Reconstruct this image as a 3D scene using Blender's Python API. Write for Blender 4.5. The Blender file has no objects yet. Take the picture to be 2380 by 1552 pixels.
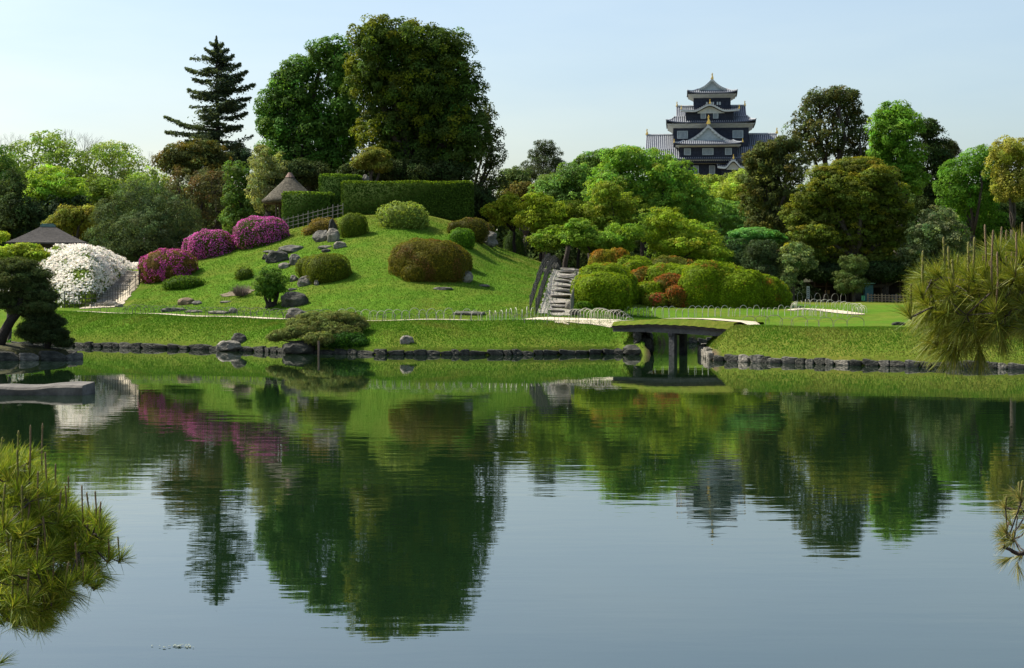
import bpy, math, random
import numpy as np
from mathutils import Vector, noise as mnoise
rnd = random.Random(7)
RS = np.random.RandomState(11)
sc = bpy.context.scene
col = sc.collection
R = math.radians
PI = math.pi
# ------------------------------------------------------------------ camera, light
F = 3743.0          # focal length in units of a 2380 px wide picture
CAMZ = 2.9
cam_d = bpy.data.cameras.new('camera')
cam = bpy.data.objects.new('camera', cam_d); col.objects.link(cam)
cam.location = (0, 0, CAMZ); cam.rotation_euler = (R(90), 0, 0)
cam_d.sensor_width = 36; cam_d.lens = 36 * F / 2380
cam_d.shift_y = -(776 - 672) / 2380
cam_d.clip_start = 0.1; cam_d.clip_end = 5000
sc.camera = cam
SUN_AZ = R(-68)     # from +Y (view direction) turning left
SUN_EL = R(50)
w = bpy.data.worlds.new('World'); sc.world = w; w.use_nodes = True
nt = w.node_tree
sky = nt.nodes.new('ShaderNodeTexSky'); sky.sky_type = 'NISHITA'
sky.sun_disc = False; sky.sun_elevation = SUN_EL; sky.sun_rotation = SUN_AZ
sky.altitude = 0; sky.air_density = 1.0; sky.dust_density = 2.5; sky.ozone_density = 1.0
bg = nt.nodes['Background']; bg.inputs[1].default_value = 0.137
tn = nt.nodes.new('ShaderNodeMix'); tn.data_type = 'RGBA'; tn.blend_type = 'MULTIPLY'; tn.inputs[0].default_value = 1; tn.inputs[7].default_value = (1.0, 1.0, .97, 1)
nt.links.new(sky.outputs[0], tn.inputs[6]); 
# faint high cirrus: slow brightness changes over the sky
ctc = nt.nodes.new('ShaderNodeTexCoord'); cmp_ = nt.nodes.new('ShaderNodeMapping'); cmp_.inputs['Scale'].default_value = (2.2, 2.2, 11); cmp_.inputs['Rotation'].default_value = (.12, .2, 0)
cnz = nt.nodes.new('ShaderNodeTexNoise'); cnz.inputs['Scale'].default_value = 1.3; cnz.inputs['Detail'].default_value = 5; cnz.inputs['Roughness'].default_value = .55
crp = nt.nodes.new('ShaderNodeValToRGB'); crp.color_ramp.elements[0].position = .35; crp.color_ramp.elements[0].color = (.94, .96, .98, 1); crp.color_ramp.elements[1].position = .70; crp.color_ramp.elements[1].color = (1.08, 1.045, 1.0, 1)
cml = nt.nodes.new('ShaderNodeMix'); cml.data_type = 'RGBA'; cml.blend_type = 'MULTIPLY'; cml.inputs[0].default_value = 1
nt.links.new(ctc.outputs['Generated'], cmp_.inputs[0]); nt.links.new(cmp_.outputs[0], cnz.inputs['Vector']); nt.links.new(cnz.outputs['Fac'], crp.inputs[0])
nt.links.new(tn.outputs[2], cml.inputs[6]); nt.links.new(crp.outputs[0], cml.inputs[7]); nt.links.new(cml.outputs[2], bg.inputs[0])
sd = bpy.data.lights.new('sun', 'SUN'); sd.energy = 5.0; sd.angle = R(0.5); sd.color = (1, 0.95, 0.86)
so = bpy.data.objects.new('sun', sd); col.objects.link(so)
sv = Vector((math.sin(SUN_AZ) * math.cos(SUN_EL), math.cos(SUN_AZ) * math.cos(SUN_EL), math.sin(SUN_EL)))
so.rotation_euler = sv.to_track_quat('Z', 'Y').to_euler(); so.location = sv * 100
sc.view_settings.view_transform = 'Standard'; sc.view_settings.look = 'None'
sc.view_settings.exposure = 0.55; sc.view_settings.gamma = 1
try: sc.view_settings.use_curve_mapping = False
except Exception: pass
sc.cycles.max_bounces = 8; sc.cycles.diffuse_bounces = 5; sc.cycles.glossy_bounces = 3
sc.cycles.transmission_bounces = 3; sc.cycles.transparent_max_bounces = 4

# ------------------------------------------------------------------ tags and mesh helpers
def tag(o, label=None, cat=None, group=None, kind=None):
    if label: o['label'] = label
    if cat: o['category'] = cat
    if group: o['group'] = group
    if kind: o['kind'] = kind
    return o
def thing(name, label, cat, loc=(0, 0, 0), rz=0, group=None):
    o = bpy.data.objects.new(name, None); col.objects.link(o)
    o.empty_display_size = .3
    o.location = loc; o.rotation_euler = (0, 0, rz)
    return tag(o, label, cat, group)
def raw_mesh(name, V, quads, mats, matidx=None, fcol=None, smooth=False):
    """V (n,3) array, quads (m,4) array, optional per-face colour"""
    me = bpy.data.meshes.new(name)
    V = np.asarray(V, np.float32); Q = np.asarray(quads, np.int32)
    me.vertices.add(len(V)); me.vertices.foreach_set('co', V.ravel())
    k = Q.shape[1]
    me.loops.add(Q.size); me.loops.foreach_set('vertex_index', Q.ravel())
    me.polygons.add(len(Q))
    me.polygons.foreach_set('loop_start', np.arange(0, Q.size, k, dtype=np.int32))
    try: me.polygons.foreach_set('loop_total', np.full(len(Q), k, np.int32))
    except Exception: pass
    for m in mats: me.materials.append(m)
    if matidx is not None: me.polygons.foreach_set('material_index', np.asarray(matidx, np.int32))
    me.update(calc_edges=True)
    if fcol is not None:
        a = me.attributes.new('Col', 'FLOAT_COLOR', 'FACE')
        c = np.ones((len(Q), 4), np.float32); c[:, :3] = fcol
        a.data.foreach_set('color', c.ravel())
    if smooth:
        me.polygons.foreach_set('use_smooth', np.ones(len(Q), bool))
    return me
def link(name, me, parent=None, loc=None):
    o = bpy.data.objects.new(name, me); col.objects.link(o)
    if parent: o.parent = parent
    if loc is not None: o.location = loc
    return o
class MB:
    """collects polygons of any size into one mesh"""
    def __init__(s): s.v = []; s.f = []; s.m = []; s.cm = 0
    def poly(s, pts):
        i = len(s.v); s.v += [tuple(p) for p in pts]; s.f.append(tuple(range(i, i + len(pts)))); s.m.append(s.cm)
    def faces(s, vs, fs):
        i = len(s.v); s.v += [tuple(p) for p in vs]
        for f in fs: s.f.append(tuple(i + k for k in f)); s.m.append(s.cm)
    def box(s, c, d, rz=0, top=1.0, jit=0):
        ca, sa = math.cos(rz), math.sin(rz); vs = []
        for z in (-.5, .5):
            k = top if z > 0 else 1
            for x, y in ((-.5, -.5), (.5, -.5), (.5, .5), (-.5, .5)):
                X, Y = x * d[0] * k, y * d[1] * k
                vs.append((c[0] + X * ca - Y * sa + rnd.uniform(-jit, jit), c[1] + X * sa + Y * ca + rnd.uniform(-jit, jit), c[2] + z * d[2] + rnd.uniform(-jit, jit)))
        s.faces(vs, [(0, 3, 2, 1), (4, 5, 6, 7), (0, 1, 5, 4), (1, 2, 6, 5), (2, 3, 7, 6), (3, 0, 4, 7)])
    def beam(s, a, b, wd, ht):
        a = Vector(a); b = Vector(b); t = (b - a).normalized()
        sde = t.cross(Vector((0, 0, 1)))
        if sde.length < .01: sde = Vector((1, 0, 0))
        sde.normalize(); up = sde.cross(t)
        vs = [p + sde * i * wd / 2 + up * j * ht / 2 for p in (a, b) for i, j in ((-1, -1), (1, -1), (1, 1), (-1, 1))]
        s.faces(vs, [(0, 1, 2, 3), (4, 7, 6, 5), (0, 4, 5, 1), (1, 5, 6, 2), (2, 6, 7, 3), (3, 7, 4, 0)])
    def tube(s, pts, rad, n=6, cap=True):
        pts = [Vector(p) for p in pts]
        if not hasattr(rad, '__len__'): rad = [rad] * len(pts)
        i0 = len(s.v); prev = None
        for i, p in enumerate(pts):
            t = (pts[min(i + 1, len(pts) - 1)] - pts[max(i - 1, 0)]).normalized()
            if prev is None:
                a = t.orthogonal().normalized()
            else:
                a = (prev - t * prev.dot(t)).normalized()
            prev = a; b = t.cross(a)
            for k in range(n):
                an = 2 * PI * k / n
                s.v.append(tuple(p + (a * math.cos(an) + b * math.sin(an)) * rad[i]))
        for i in range(len(pts) - 1):
            for k in range(n):
                k2 = (k + 1) % n
                s.f.append((i0 + i * n + k, i0 + i * n + k2, i0 + (i + 1) * n + k2, i0 + (i + 1) * n + k)); s.m.append(s.cm)
        if cap:
            s.f.append(tuple(i0 + k for k in range(n))[::-1]); s.m.append(s.cm)
            e = i0 + (len(pts) - 1) * n
            s.f.append(tuple(e + k for k in range(n))); s.m.append(s.cm)
    def build(s, name, mats, parent=None, smooth=False, loc=None):
        me = bpy.data.meshes.new(name); me.from_pydata(s.v, [], s.f)
        if not isinstance(mats, (list, tuple)): mats = [mats]
        for m in mats: me.materials.append(m)
        if len(mats) > 1: me.polygons.foreach_set('material_index', s.m)
        if smooth: me.polygons.foreach_set('use_smooth', [True] * len(me.polygons))
        me.update()
        return link(name, me, parent, loc)

# ------------------------------------------------------------------ materials
def principled(name):
    m = bpy.data.materials.new(name); m.use_nodes = True
    return m, m.node_tree, m.node_tree.nodes['Principled BSDF']
def noisemat(name, c1, c2, scale=3, rough=0.8, bump=0.0, c3=None, detail=6, stretch=None, spec=0.3, bscale=None, metal=0):
    m, t, p = principled(name); N, L = t.nodes, t.links
    tc = N.new('ShaderNodeTexCoord'); mp = N.new('ShaderNodeMapping')
    if stretch: mp.inputs['Scale'].default_value = stretch
    L.new(tc.outputs['Object'], mp.inputs[0])
    n = N.new('ShaderNodeTexNoise'); n.inputs['Scale'].default_value = scale; n.inputs['Detail'].default_value = detail
    n.inputs['Roughness'].default_value = .65
    L.new(mp.outputs[0], n.inputs['Vector'])
    r = N.new('ShaderNodeValToRGB'); e = r.color_ramp.elements
    e[0].position = .33; e[0].color = (*c1, 1); e[1].position = .68; e[1].color = (*c2, 1)
    if c3:
        q = e.new(.5); q.color = (*c3, 1)
    L.new(n.outputs['Fac'], r.inputs[0]); L.new(r.outputs[0], p.inputs['Base Color'])
    p.inputs['Roughness'].default_value = rough; p.inputs['Specular IOR Level'].default_value = spec
    p.inputs['Metallic'].default_value = metal
    if bump:
        n2 = N.new('ShaderNodeTexNoise'); n2.inputs['Scale'].default_value = bscale or scale * 4; n2.inputs['Detail'].default_value = 8
        L.new(mp.outputs[0], n2.inputs['Vector'])
        b = N.new('ShaderNodeBump'); b.inputs['Strength'].default_value = bump; b.inputs['Distance'].default_value = .1
        L.new(n2.outputs['Fac'], b.inputs['Height']); L.new(b.outputs[0], p.inputs['Normal'])
    return m
def leafmat(name, trans=0.42, rough=0.6, spec=0.06, tint=(1.25, 1.15, 0.6)):
    m, t, p = principled(name); N, L = t.nodes, t.links
    a = N.new('ShaderNodeAttribute'); a.attribute_name = 'Col'
    L.new(a.outputs['Color'], p.inputs['Base Color'])
    p.inputs['Roughness'].default_value = rough; p.inputs['Specular IOR Level'].default_value = spec
    tr = N.new('ShaderNodeBsdfTranslucent')
    mx = N.new('ShaderNodeMix'); mx.data_type = 'RGBA'; mx.blend_type = 'MULTIPLY'; mx.inputs[0].default_value = 1
    mx.inputs[7].default_value = (*tint, 1)
    L.new(a.outputs['Color'], mx.inputs[6]); L.new(mx.outputs[2], tr.inputs[0])
    ms = N.new('ShaderNodeMixShader'); ms.inputs[0].default_value = trans
    L.new(p.outputs[0], ms.inputs[1]); L.new(tr.outputs[0], ms.inputs[2])
    L.new(ms.outputs[0], N['Material Output'].inputs[0])
    return m
M = {}
M['leaf'] = leafmat('leaf')
M['dull_leaf'] = leafmat('dull_leaf', trans=.28, rough=.7, spec=.03)
M['petal'] = leafmat('petal', trans=.3, rough=.7, spec=.1, tint=(1.1, .9, 1.05))
M['needle'] = leafmat('needle', trans=.3, rough=.45, spec=.25)
M['bark'] = noisemat('bark', (.045, .035, .025), (.11, .09, .07), 6, .9, .8, stretch=(3, 3, .6))
M['darkbark'] = noisemat('darkbark', (.02, .016, .012), (.05, .04, .03), 8, .9, .6)
M['rock'] = noisemat('rock', (.05, .048, .040), (.22, .20, .16), 2.2, .85, .9, c3=(.11, .105, .085), bscale=6)
M['palerock'] = noisemat('palerock', (.08, .072, .055), (.30, .27, .21), 2.5, .85, .8, c3=(.18, .165, .13), bscale=7)
M['darkrock'] = noisemat('darkrock', (.018, .018, .014), (.085, .082, .062), 2.5, .85, .8, c3=(.04, .04, .03), bscale=7)
M['brownrock'] = noisemat('brownrock', (.08, .055, .03), (.28, .2, .12), 2.5, .85, .8, bscale=7)
M['step'] = noisemat('step', (.20, .18, .15), (.46, .42, .35), 4, .85, .6)
M['sand'] = noisemat('sand', (.42, .36, .25), (.62, .54, .40), 3, .95, .25, bscale=30)
M['dirt'] = noisemat('dirt', (.10, .08, .05), (.2, .16, .10), 3, .95, .4)
M['bamboo'] = noisemat('bamboo', (.34, .31, .24), (.58, .55, .46), 5, .5, 0)
M['oldbamboo'] = noisemat('oldbamboo', (.11, .10, .08), (.23, .21, .18), 6, .7, 0)
M['darkbamboo'] = noisemat('darkbamboo', (.035, .032, .026), (.11, .10, .085), 6, .7, 0)
M['tanbamboo'] = noisemat('tanbamboo', (.30, .2, .11), (.5, .37, .22), 6, .6, 0)
M['thatch'] = noisemat('thatch', (.035, .03, .022), (.17, .15, .11), 5, .95, 1.0, c3=(.09, .08, .055), stretch=(1, 1, 3), bscale=14)
M['shingle'] = noisemat('shingle', (.028, .025, .022), (.085, .077, .068), 4, .9, .6, bscale=25, stretch=(1, 1, 6))
M['wood'] = noisemat('wood', (.07, .05, .035), (.16, .12, .085), 5, .8, .3, stretch=(4, 4, .5))
M['darkwood'] = noisemat('darkwood', (.015, .012, .01), (.045, .036, .028), 5, .8, .3)
M['concrete'] = noisemat('concrete', (.035, .036, .036), (.085, .085, .08), 3, .85, .4)
M['copper'] = noisemat('copper', (.07, .13, .12), (.16, .26, .23), 4, .6)
M['plaster'] = noisemat('plaster', (.52, .56, .52), (.68, .71, .66), 1.5, .8)
M['castleboard'] = noisemat('castleboard', (.018, .022, .034), (.036, .043, .062), 2, .6, 0, spec=.2)  # bluish tone puts distance haze into the board colour
M['tile'] = noisemat('tile', (.035, .042, .058), (.085, .095, .12), 3, .6, 0, spec=.3)
M['tileridge'] = noisemat('tileridge', (.30, .32, .34), (.50, .52, .53), 3, .6)
M['gold'] = noisemat('gold', (.75, .45, .08), (.95, .62, .16), 3, .28, 0, metal=.9)
M['lattice'] = noisemat('lattice', (.35, .42, .42), (.5, .56, .55), 3, .6)
M['paleblind'] = noisemat('paleblind', (.10, .13, .15), (.17, .2, .22), 3, .6)

# grass ground
def ground_material():
    m, t, p = principled('lawn'); N, L = t.nodes, t.links
    g = N.new('ShaderNodeNewGeometry')
    def nz(sc_, det=5, ro=.6, vec=None):
        n = N.new('ShaderNodeTexNoise'); n.inputs['Scale'].default_value = sc_; n.inputs['Detail'].default_value = det
        n.inputs['Roughness'].default_value = ro; L.new(vec or g.outputs['Position'], n.inputs['Vector']); return n.outputs['Fac']
    def ramp(f, stops):
        r = N.new('ShaderNodeValToRGB'); e = r.color_ramp.elements
        e[0].position = stops[0][0]; e[0].color = (*stops[0][1], 1); e[1].position = stops[1][0]; e[1].color = (*stops[1][1], 1)
        for q in stops[2:]:
            x = e.new(q[0]); x.color = (*q[1], 1)
        L.new(f, r.inputs[0]); return r.outputs[0]
    def mix(f, a, b, bt='MIX'):
        x = N.new('ShaderNodeMix'); x.data_type = 'RGBA'; x.blend_type = bt
        if isinstance(f, float): x.inputs[0].default_value = f
        else: L.new(f, x.inputs[0])
        for s_, v in ((6, a), (7, b)):
            if isinstance(v, tuple): x.inputs[s_].default_value = (*v, 1)
            else: L.new(v, x.inputs[s_])
        return x.outputs[2]
    fine = ramp(nz(5, 8, .8), [(.3, (.056, .120, .010)), (.72, (.100, .192, .018))])
    dry = ramp(nz(4, 6, .75), [(.3, (.09, .115, .012)), (.7, (.19, .18, .038))])
    big = ramp(nz(.28, 5, .65), [(.44, (0, 0, 0)), (.70, (.8, .8, .8))])
    c = mix(big, fine, dry)
    patch = ramp(nz(.9, 7, .75), [(.35, (.80, .84, .8)), (.65, (1.18, 1.14, 1.1))])
    c = mix(1.0, c, patch, 'MULTIPLY')
    # bank right of the bridge and the hilltop are drier and yellower (attribute Dry baked per vertex from the place)
    a = N.new('ShaderNodeAttribute'); a.attribute_name = 'Dry'
    mm = N.new('ShaderNodeMath'); mm.operation = 'MULTIPLY'; L.new(a.outputs['Fac'], mm.inputs[0])
    rr = ramp(nz(1.3, 6, .7), [(.32, (.25, .25, .25)), (.62, (1, 1, 1))]); L.new(rr, mm.inputs[1])
    c = mix(mm.outputs[0], c, dry)
    s = N.new('ShaderNodeAttribute'); s.attribute_name = 'Soil'
    soil = ramp(nz(3, 6, .7), [(.3, (.05, .038, .022)), (.7, (.15, .115, .07))])
    c = mix(s.outputs['Fac'], c, soil)
    L.new(c, p.inputs['Base Color']); p.inputs['Roughness'].default_value = .9; p.inputs['Specular IOR Level'].default_value = .02
    b = N.new('ShaderNodeBump'); b.inputs['Strength'].default_value = .55; b.inputs['Distance'].default_value = .12
    L.new(nz(7, 10, .8), b.inputs['Height']); L.new(b.outputs[0], p.inputs['Normal'])
    return m
M['lawn'] = ground_material()
def water_material():
    m, t, p = principled('pond_water'); N, L = t.nodes, t.links
    p.inputs['Base Color'].default_value = (.006, .017, .006, 1)
    p.inputs['Roughness'].default_value = .015; p.inputs['IOR'].default_value = 2.1
    p.inputs['Specular IOR Level'].default_value = .5
    g = N.new('ShaderNodeNewGeometry')
    mp = N.new('ShaderNodeMapping'); mp.inputs['Scale'].default_value = (.32, 1, 1); L.new(g.outputs['Position'], mp.inputs[0])
    n1 = N.new('ShaderNodeTexNoise'); n1.inputs['Scale'].default_value = 2.2; n1.inputs['Detail'].default_value = 3; n1.inputs['Roughness'].default_value = .5
    L.new(mp.outputs[0], n1.inputs['Vector'])
    mp2 = N.new('ShaderNodeMapping'); mp2.inputs['Scale'].default_value = (.5, 1, 1); L.new(g.outputs['Position'], mp2.inputs[0])
    n2 = N.new('ShaderNodeTexNoise'); n2.inputs['Scale'].default_value = .35; n2.inputs['Detail'].default_value = 2
    L.new(mp2.outputs[0], n2.inputs['Vector'])
    # breeze: the open middle of the pond is rippled, the lee under the far bank and the near side are calm
    sx = N.new('ShaderNodeSeparateXYZ'); L.new(g.outputs['Position'], sx.inputs[0])
    cr = N.new('ShaderNodeValToRGB'); mr = N.new('ShaderNodeMapRange')
    mr.inputs['From Min'].default_value = 0; mr.inputs['From Max'].default_value = 100; L.new(sx.outputs['Y'], mr.inputs['Value'])
    L.new(mr.outputs[0], cr.inputs[0]); e = cr.color_ramp.elements
    e[0].position = .10; e[0].color = (.35,) * 3 + (1,); e[1].position = .24; e[1].color = (1, 1, 1, 1)
    for ps, v in ((.33, 1.0), (.46, .38), (.60, .16)):
        q = e.new(ps); q.color = (v, v, v, 1)
    b1 = N.new('ShaderNodeBump'); b1.inputs['Distance'].default_value = 1.0
    k = N.new('ShaderNodeMath'); k.operation = 'MULTIPLY'; k.inputs[1].default_value = .0030; L.new(cr.outputs[0], k.inputs[0])
    h = N.new('ShaderNodeMath'); h.operation = 'MULTIPLY'; L.new(n1.outputs['Fac'], h.inputs[0]); L.new(k.outputs[0], h.inputs[1])
    h2 = N.new('ShaderNodeMath'); h2.operation = 'MULTIPLY'; L.new(n2.outputs['Fac'], h2.inputs[0]); h2.inputs[1].default_value = .004
    ad = N.new('ShaderNodeMath'); L.new(h.outputs[0], ad.inputs[0]); L.new(h2.outputs[0], ad.inputs[1])
    b1.inputs['Strength'].default_value = 1; L.new(ad.outputs[0], b1.inputs['Height']); L.new(b1.outputs[0], p.inputs['Normal'])
    return m
M['water'] = water_material()

# ------------------------------------------------------------------ terrain
def smooth(t): t = np.clip(t, 0, 1); return t * t * (3 - 2 * t)
SX = [-300, -60, -26, -22.3, -19, -14.2, -9.5, -5.5, 0, 4.8, 6.2, 7.9, 10.3, 13.2, 18.6, 40, 300]
SY = [120, 96, 83, 81.6, 79.8, 77, 72.8, 71.2, 70.9, 71.9, 70.2, 65.4, 63.5, 61.2, 58.4, 54, 50]
def shore(X): return np.interp(X, SX, SY)
def crestz(X): return np.interp(X, [-30, -22, -14, -6, 5, 8, 30], [1.75, 1.66, 1.47, 1.40, 1.42, 1.30, 1.30])
HX = [-60, -36, -28.6, -25.8, -24.8, -21.4, -18.2, -15, -11.2, -6.9, -2.9, -0.9, 2.9, 4.5, 8.4, 14.7, 20, 40]
HZ = [1.9, 1.9, 2.9, 4.2, 4.45, 5.3, 6.0, 6.9, 7.8, 8.1, 7.2, 5.7, 4.4, 4.0, 3.3, 2.6, 1.95, 1.9]
CH = [(7.1, 55, 1.2), (7.1, 66, 1.1), (7.25, 72, 1.25), (7.9, 77, 1.5), (9.0, 82, 2.2), (10.5, 84.3, 2.2), (13.5, 84.5, 2.0)]
def chdist(X, Y):
    d = np.full(np.shape(X), 99.0)
    for (x0, y0, w0), (x1, y1, w1) in zip(CH[:-1], CH[1:]):
        dx, dy = x1 - x0, y1 - y0
        t = np.clip(((X - x0) * dx + (Y - y0) * dy) / (dx * dx + dy * dy), 0, 1)
        d = np.minimum(d, np.hypot(X - x0 - t * dx, Y - y0 - t * dy) - (w0 + (w1 - w0) * t))
    return d
def Hn(X, Y):
    X = np.asarray(X, float); Y = np.asarray(Y, float)
    ys = shore(X); d = Y - ys; cz = crestz(X)
    t = np.clip(d / 4.2, 0, 1)
    bank = .30 + (cz - .30) * (t * 1.45 - .45 * t ** 2.2)
    plain = cz + (1.85 - cz) * np.where(X < 2, smooth((d - 5.5) / 18.0), smooth((Y - 86) / 12))
    z = np.where(d < 4.2, bank, plain)
    z = z + np.clip((Y - 100) / 300, 0, 1) * .6
    hz = np.interp(X, HX, HZ); yb = np.where(X > 5, ys + 9 + np.clip((X - 5) / 1.5, 0, 1) * (94 - ys - 9), ys + 9)
    yb = np.minimum(yb, 100)
    s = np.clip((Y - yb) / (108 - yb), 0, 1)
    p = .45 * s + .55 * (3 * s * s - 2 * s ** 3)
    back = 1 - smooth((Y - 119) / 22)
    z = z + np.maximum(hz - z, 0) * p * back
    z = z + .05 * np.sin(X * .9 + Y * .35) * np.sin(Y * .7 - X * .2) * np.clip(d / 3, 0, 1)
    cd = chdist(X, Y)
    chz = .25 + np.clip(cd / 1.6, 0, 1) ** .8 * 1.5
    z = np.where((cd < 1.6) & (Y < 95), np.minimum(z, chz), z)
    z = np.where(cd < 0, -.8, z)
    near = np.interp(Y, [-20, 4.5, 6.5, 9.5, 10.5], [1.25, 1.2, .9, -.1, -.8])
    z = np.where(d < 0, near, z)
    # rise under the castle far behind
    dc = np.hypot(X - 38, (Y - 306)) ; z = z + 9 * (1 - smooth((dc - 22) / 40))
    return z
def H(x, y): return float(Hn(x, y))
def build_ground():
    xs = np.concatenate([np.linspace(-300, -62, 18), np.arange(-58, -32, 2.0), np.arange(-31, 28, .25), np.arange(28, 60, 2.0), np.linspace(64, 300, 18)])
    v = np.concatenate([np.linspace(-30, 0, 6), np.arange(1, 12, .5), np.linspace(14, 66, 12), [68, 69.2, 69.6, 69.9, 69.97],
                        np.arange(70.0, 112, .25), np.arange(112, 145, 1.5), np.linspace(150, 420, 24)])
    X, Vv = np.meshgrid(xs, v)
    sh = shore(X) - 70
    fade = np.clip(1 - (Vv - 76) / 45, 0, 1) * np.clip((Vv - 12) / 50, 0, 1)
    Y = Vv + sh * fade
    Z = Hn(X, Y)
    n, m = X.shape
    P = np.stack([X, Y, Z], -1).reshape(-1, 3)
    idx = np.arange(n * m).reshape(n, m)
    Q = np.stack([idx[:-1, :-1], idx[:-1, 1:], idx[1:, 1:], idx[1:, :-1]], -1).reshape(-1, 4)
    me = raw_mesh('ground', P, Q, [M['lawn']], smooth=True)
    d = Y - shore(X)
    dry = smooth((Y - 99) / 8) * .8
    dry = np.maximum(dry, .75 * smooth((X - 7) / 2) * (1 - smooth((d - 5) / 4)))
    dry = np.maximum(dry, .45 * np.exp(-((d - 4.2) / 1.0) ** 2))
    dry = np.maximum(dry, .5 * np.exp(-((d - .2) / .5) ** 2))
    soil = smooth((Y - 109) / 3) * .95 * (X > -34) * (X < 8)
    soil = np.maximum(soil, smooth((Y - 118) / 6) * .9)
    soil = np.maximum(soil, (chdist(X, Y) < .05) * 1.0)
    soil = np.maximum(soil, smooth((.0 - d) / .1) * 1.0)
    for nm, a_ in (('Dry', dry), ('Soil', soil)):
        at = me.attributes.new(nm, 'FLOAT', 'POINT'); at.data.foreach_set('value', a_.ravel().astype(np.float32))
    tag(link('ground', me), 'mown green lawn rising to a grassy hill behind the pond', kind='structure')
build_ground()
wm = MB()
wm.poly([(-300, -60, 0), (300, -60, 0), (300, 130, 0), (-300, 130, 0)])
tag(wm.build('pond_water', M['water']), 'calm dark green pond reflecting trees and sky', kind='structure')

def at(u, v, Y): return Vector(((u - 1190) / F * Y, Y, CAMZ + (672 - v) / F * Y))
def G(u, v, y0=58, y1=150):
    """ground point seen at picture position u, v"""
    Y = y0
    while Y < y1:
        p = at(u, v, Y)
        if H(p.x, Y) >= p.z and p.z > .15: return Vector((p.x, Y, H(p.x, Y)))
        Y += .1
    p = at(u, v, y1); return Vector((p.x, y1, H(p.x, y1)))

# ------------------------------------------------------------------ foliage
def frames(N_, rs):
    r = rs.normal(size=N_.shape); T = np.cross(N_, r); T /= np.linalg.norm(T, axis=1, keepdims=True) + 1e-9
    B = np.cross(N_, T); return T, B
def leafquads(P, N_, size, aspect, rs):
    T, B = frames(N_, rs); s = size[:, None]
    V = np.stack([P - T * s, P - B * s * aspect + N_ * s * .15, P + T * s, P + B * s * aspect + N_ * s * .15], 1).reshape(-1, 3)
    return V, np.arange(len(P) * 4).reshape(-1, 4)
def unit(a): return a / (np.linalg.norm(a, axis=-1, keepdims=True) + 1e-9)
GREEN = np.array((1.25, 1.20, .78))
def crown(name, blobs, color, parent, seed, leaf=.17, clump=.85, dens=1.0, flat=.75, tip=None, tipf=0.0, fill=.25, mat='leaf', aspect=.55, cvar=.22, gap=0.0, tipside=None, tipscale=None):
    rs = np.random.RandomState(seed); leaf = leaf * .72
    B = np.array(blobs, float)
    C, D = [], []
    for i, b in enumerate(B):
        r = b[3:6]; area = 4 * PI * (((r[0] * r[1]) ** 1.6 + (r[0] * r[2]) ** 1.6 + (r[1] * r[2]) ** 1.6) / 3) ** (1 / 1.6)
        cl = min(clump, .55 * min(r))
        n = int(max(8, area / (cl * cl * 1.25)))
        d = unit(rs.normal(size=(n, 3)))
        keep = (d[:, 1] < .35) | (rs.rand(n) < .55); d = d[keep]
        rad = rs.uniform(.72, 1.06, len(d))[:, None]
        c = b[:3] + d * r * rad
        ins = np.zeros(len(c), bool)
        for j, q in enumerate(B):
            if j != i: ins |= (((c - q[:3]) / q[3:6]) ** 2).sum(1) < .62
        c = c[~ins]; d = d[~ins]
        C.append(c); D.append(d)
    C = np.concatenate(C); D = np.concatenate(D)
    if gap > 0:
        k = rs.rand(len(C)) > gap; C = C[k]; D = D[k]
    nl = int(max(14, dens * 3.2 * (clump / leaf) ** 2 * .55))
    cs = clump * rs.uniform(.55, 1.15, len(C))
    ld = unit(rs.normal(size=(len(C), nl, 3)) + D[:, None] * .75 + np.array([-.15, 0, .45]))
    rr = rs.uniform(.35, 1.0, (len(C), nl, 1)) ** .6
    P = C[:, None] + ld * rr * cs[:, None, None] * np.array([1, 1, flat])
    Nn = unit(ld * .7 + D[:, None] * .3 + np.array([0, 0, .35]) + rs.normal(size=ld.shape) * .45)
    base = np.array(color) * GREEN * 1.06 + np.array((.010, .013, .010))
    cv = np.exp(rs.normal(0, cvar, (len(C), 1, 1))) * np.exp(rs.normal(0, .07, (len(C), 1, 3)))
    lv = np.exp(rs.normal(0, .16, (len(C), nl, 1)))
    cc = base * cv * lv
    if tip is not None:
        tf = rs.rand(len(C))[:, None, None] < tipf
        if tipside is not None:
            # young shoots, and lit tops put into the colour, sit on the outer side of the crown that faces a given way
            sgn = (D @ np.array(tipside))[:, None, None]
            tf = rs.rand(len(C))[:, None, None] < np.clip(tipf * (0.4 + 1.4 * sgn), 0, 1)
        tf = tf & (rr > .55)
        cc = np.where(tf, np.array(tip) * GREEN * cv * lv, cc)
    P = P.reshape(-1, 3); Nn = Nn.reshape(-1, 3); cc = cc.reshape(-1, 3)
    if fill > 0:
        nf = int(len(P) * fill)
        bi = rs.choice(len(B), nf, p=(B[:, 3] * B[:, 5]) / (B[:, 3] * B[:, 5]).sum())
        dd = unit(rs.normal(size=(nf, 3))) * (rs.rand(nf, 1) ** .5) * .85
        P2 = B[bi, :3] + dd * B[bi, 3:6]
        P = np.concatenate([P, P2]); Nn = np.concatenate([Nn, unit(rs.normal(size=(nf, 3)))])
        cc = np.concatenate([cc, base * np.exp(rs.normal(0, .2, (nf, 1)))])
        sz = np.concatenate([leaf * rs.uniform(.6, 1.15, len(P) - nf), leaf * 1.5 * rs.uniform(.7, 1.2, nf)])
    else: sz = leaf * rs.uniform(.6, 1.15, len(P))
    V, Q = leafquads(P, Nn, sz, aspect, rs)
    return link(name, raw_mesh(name, V, Q, [M[mat]], fcol=np.clip(cc, 0, 1)), parent)
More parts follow.
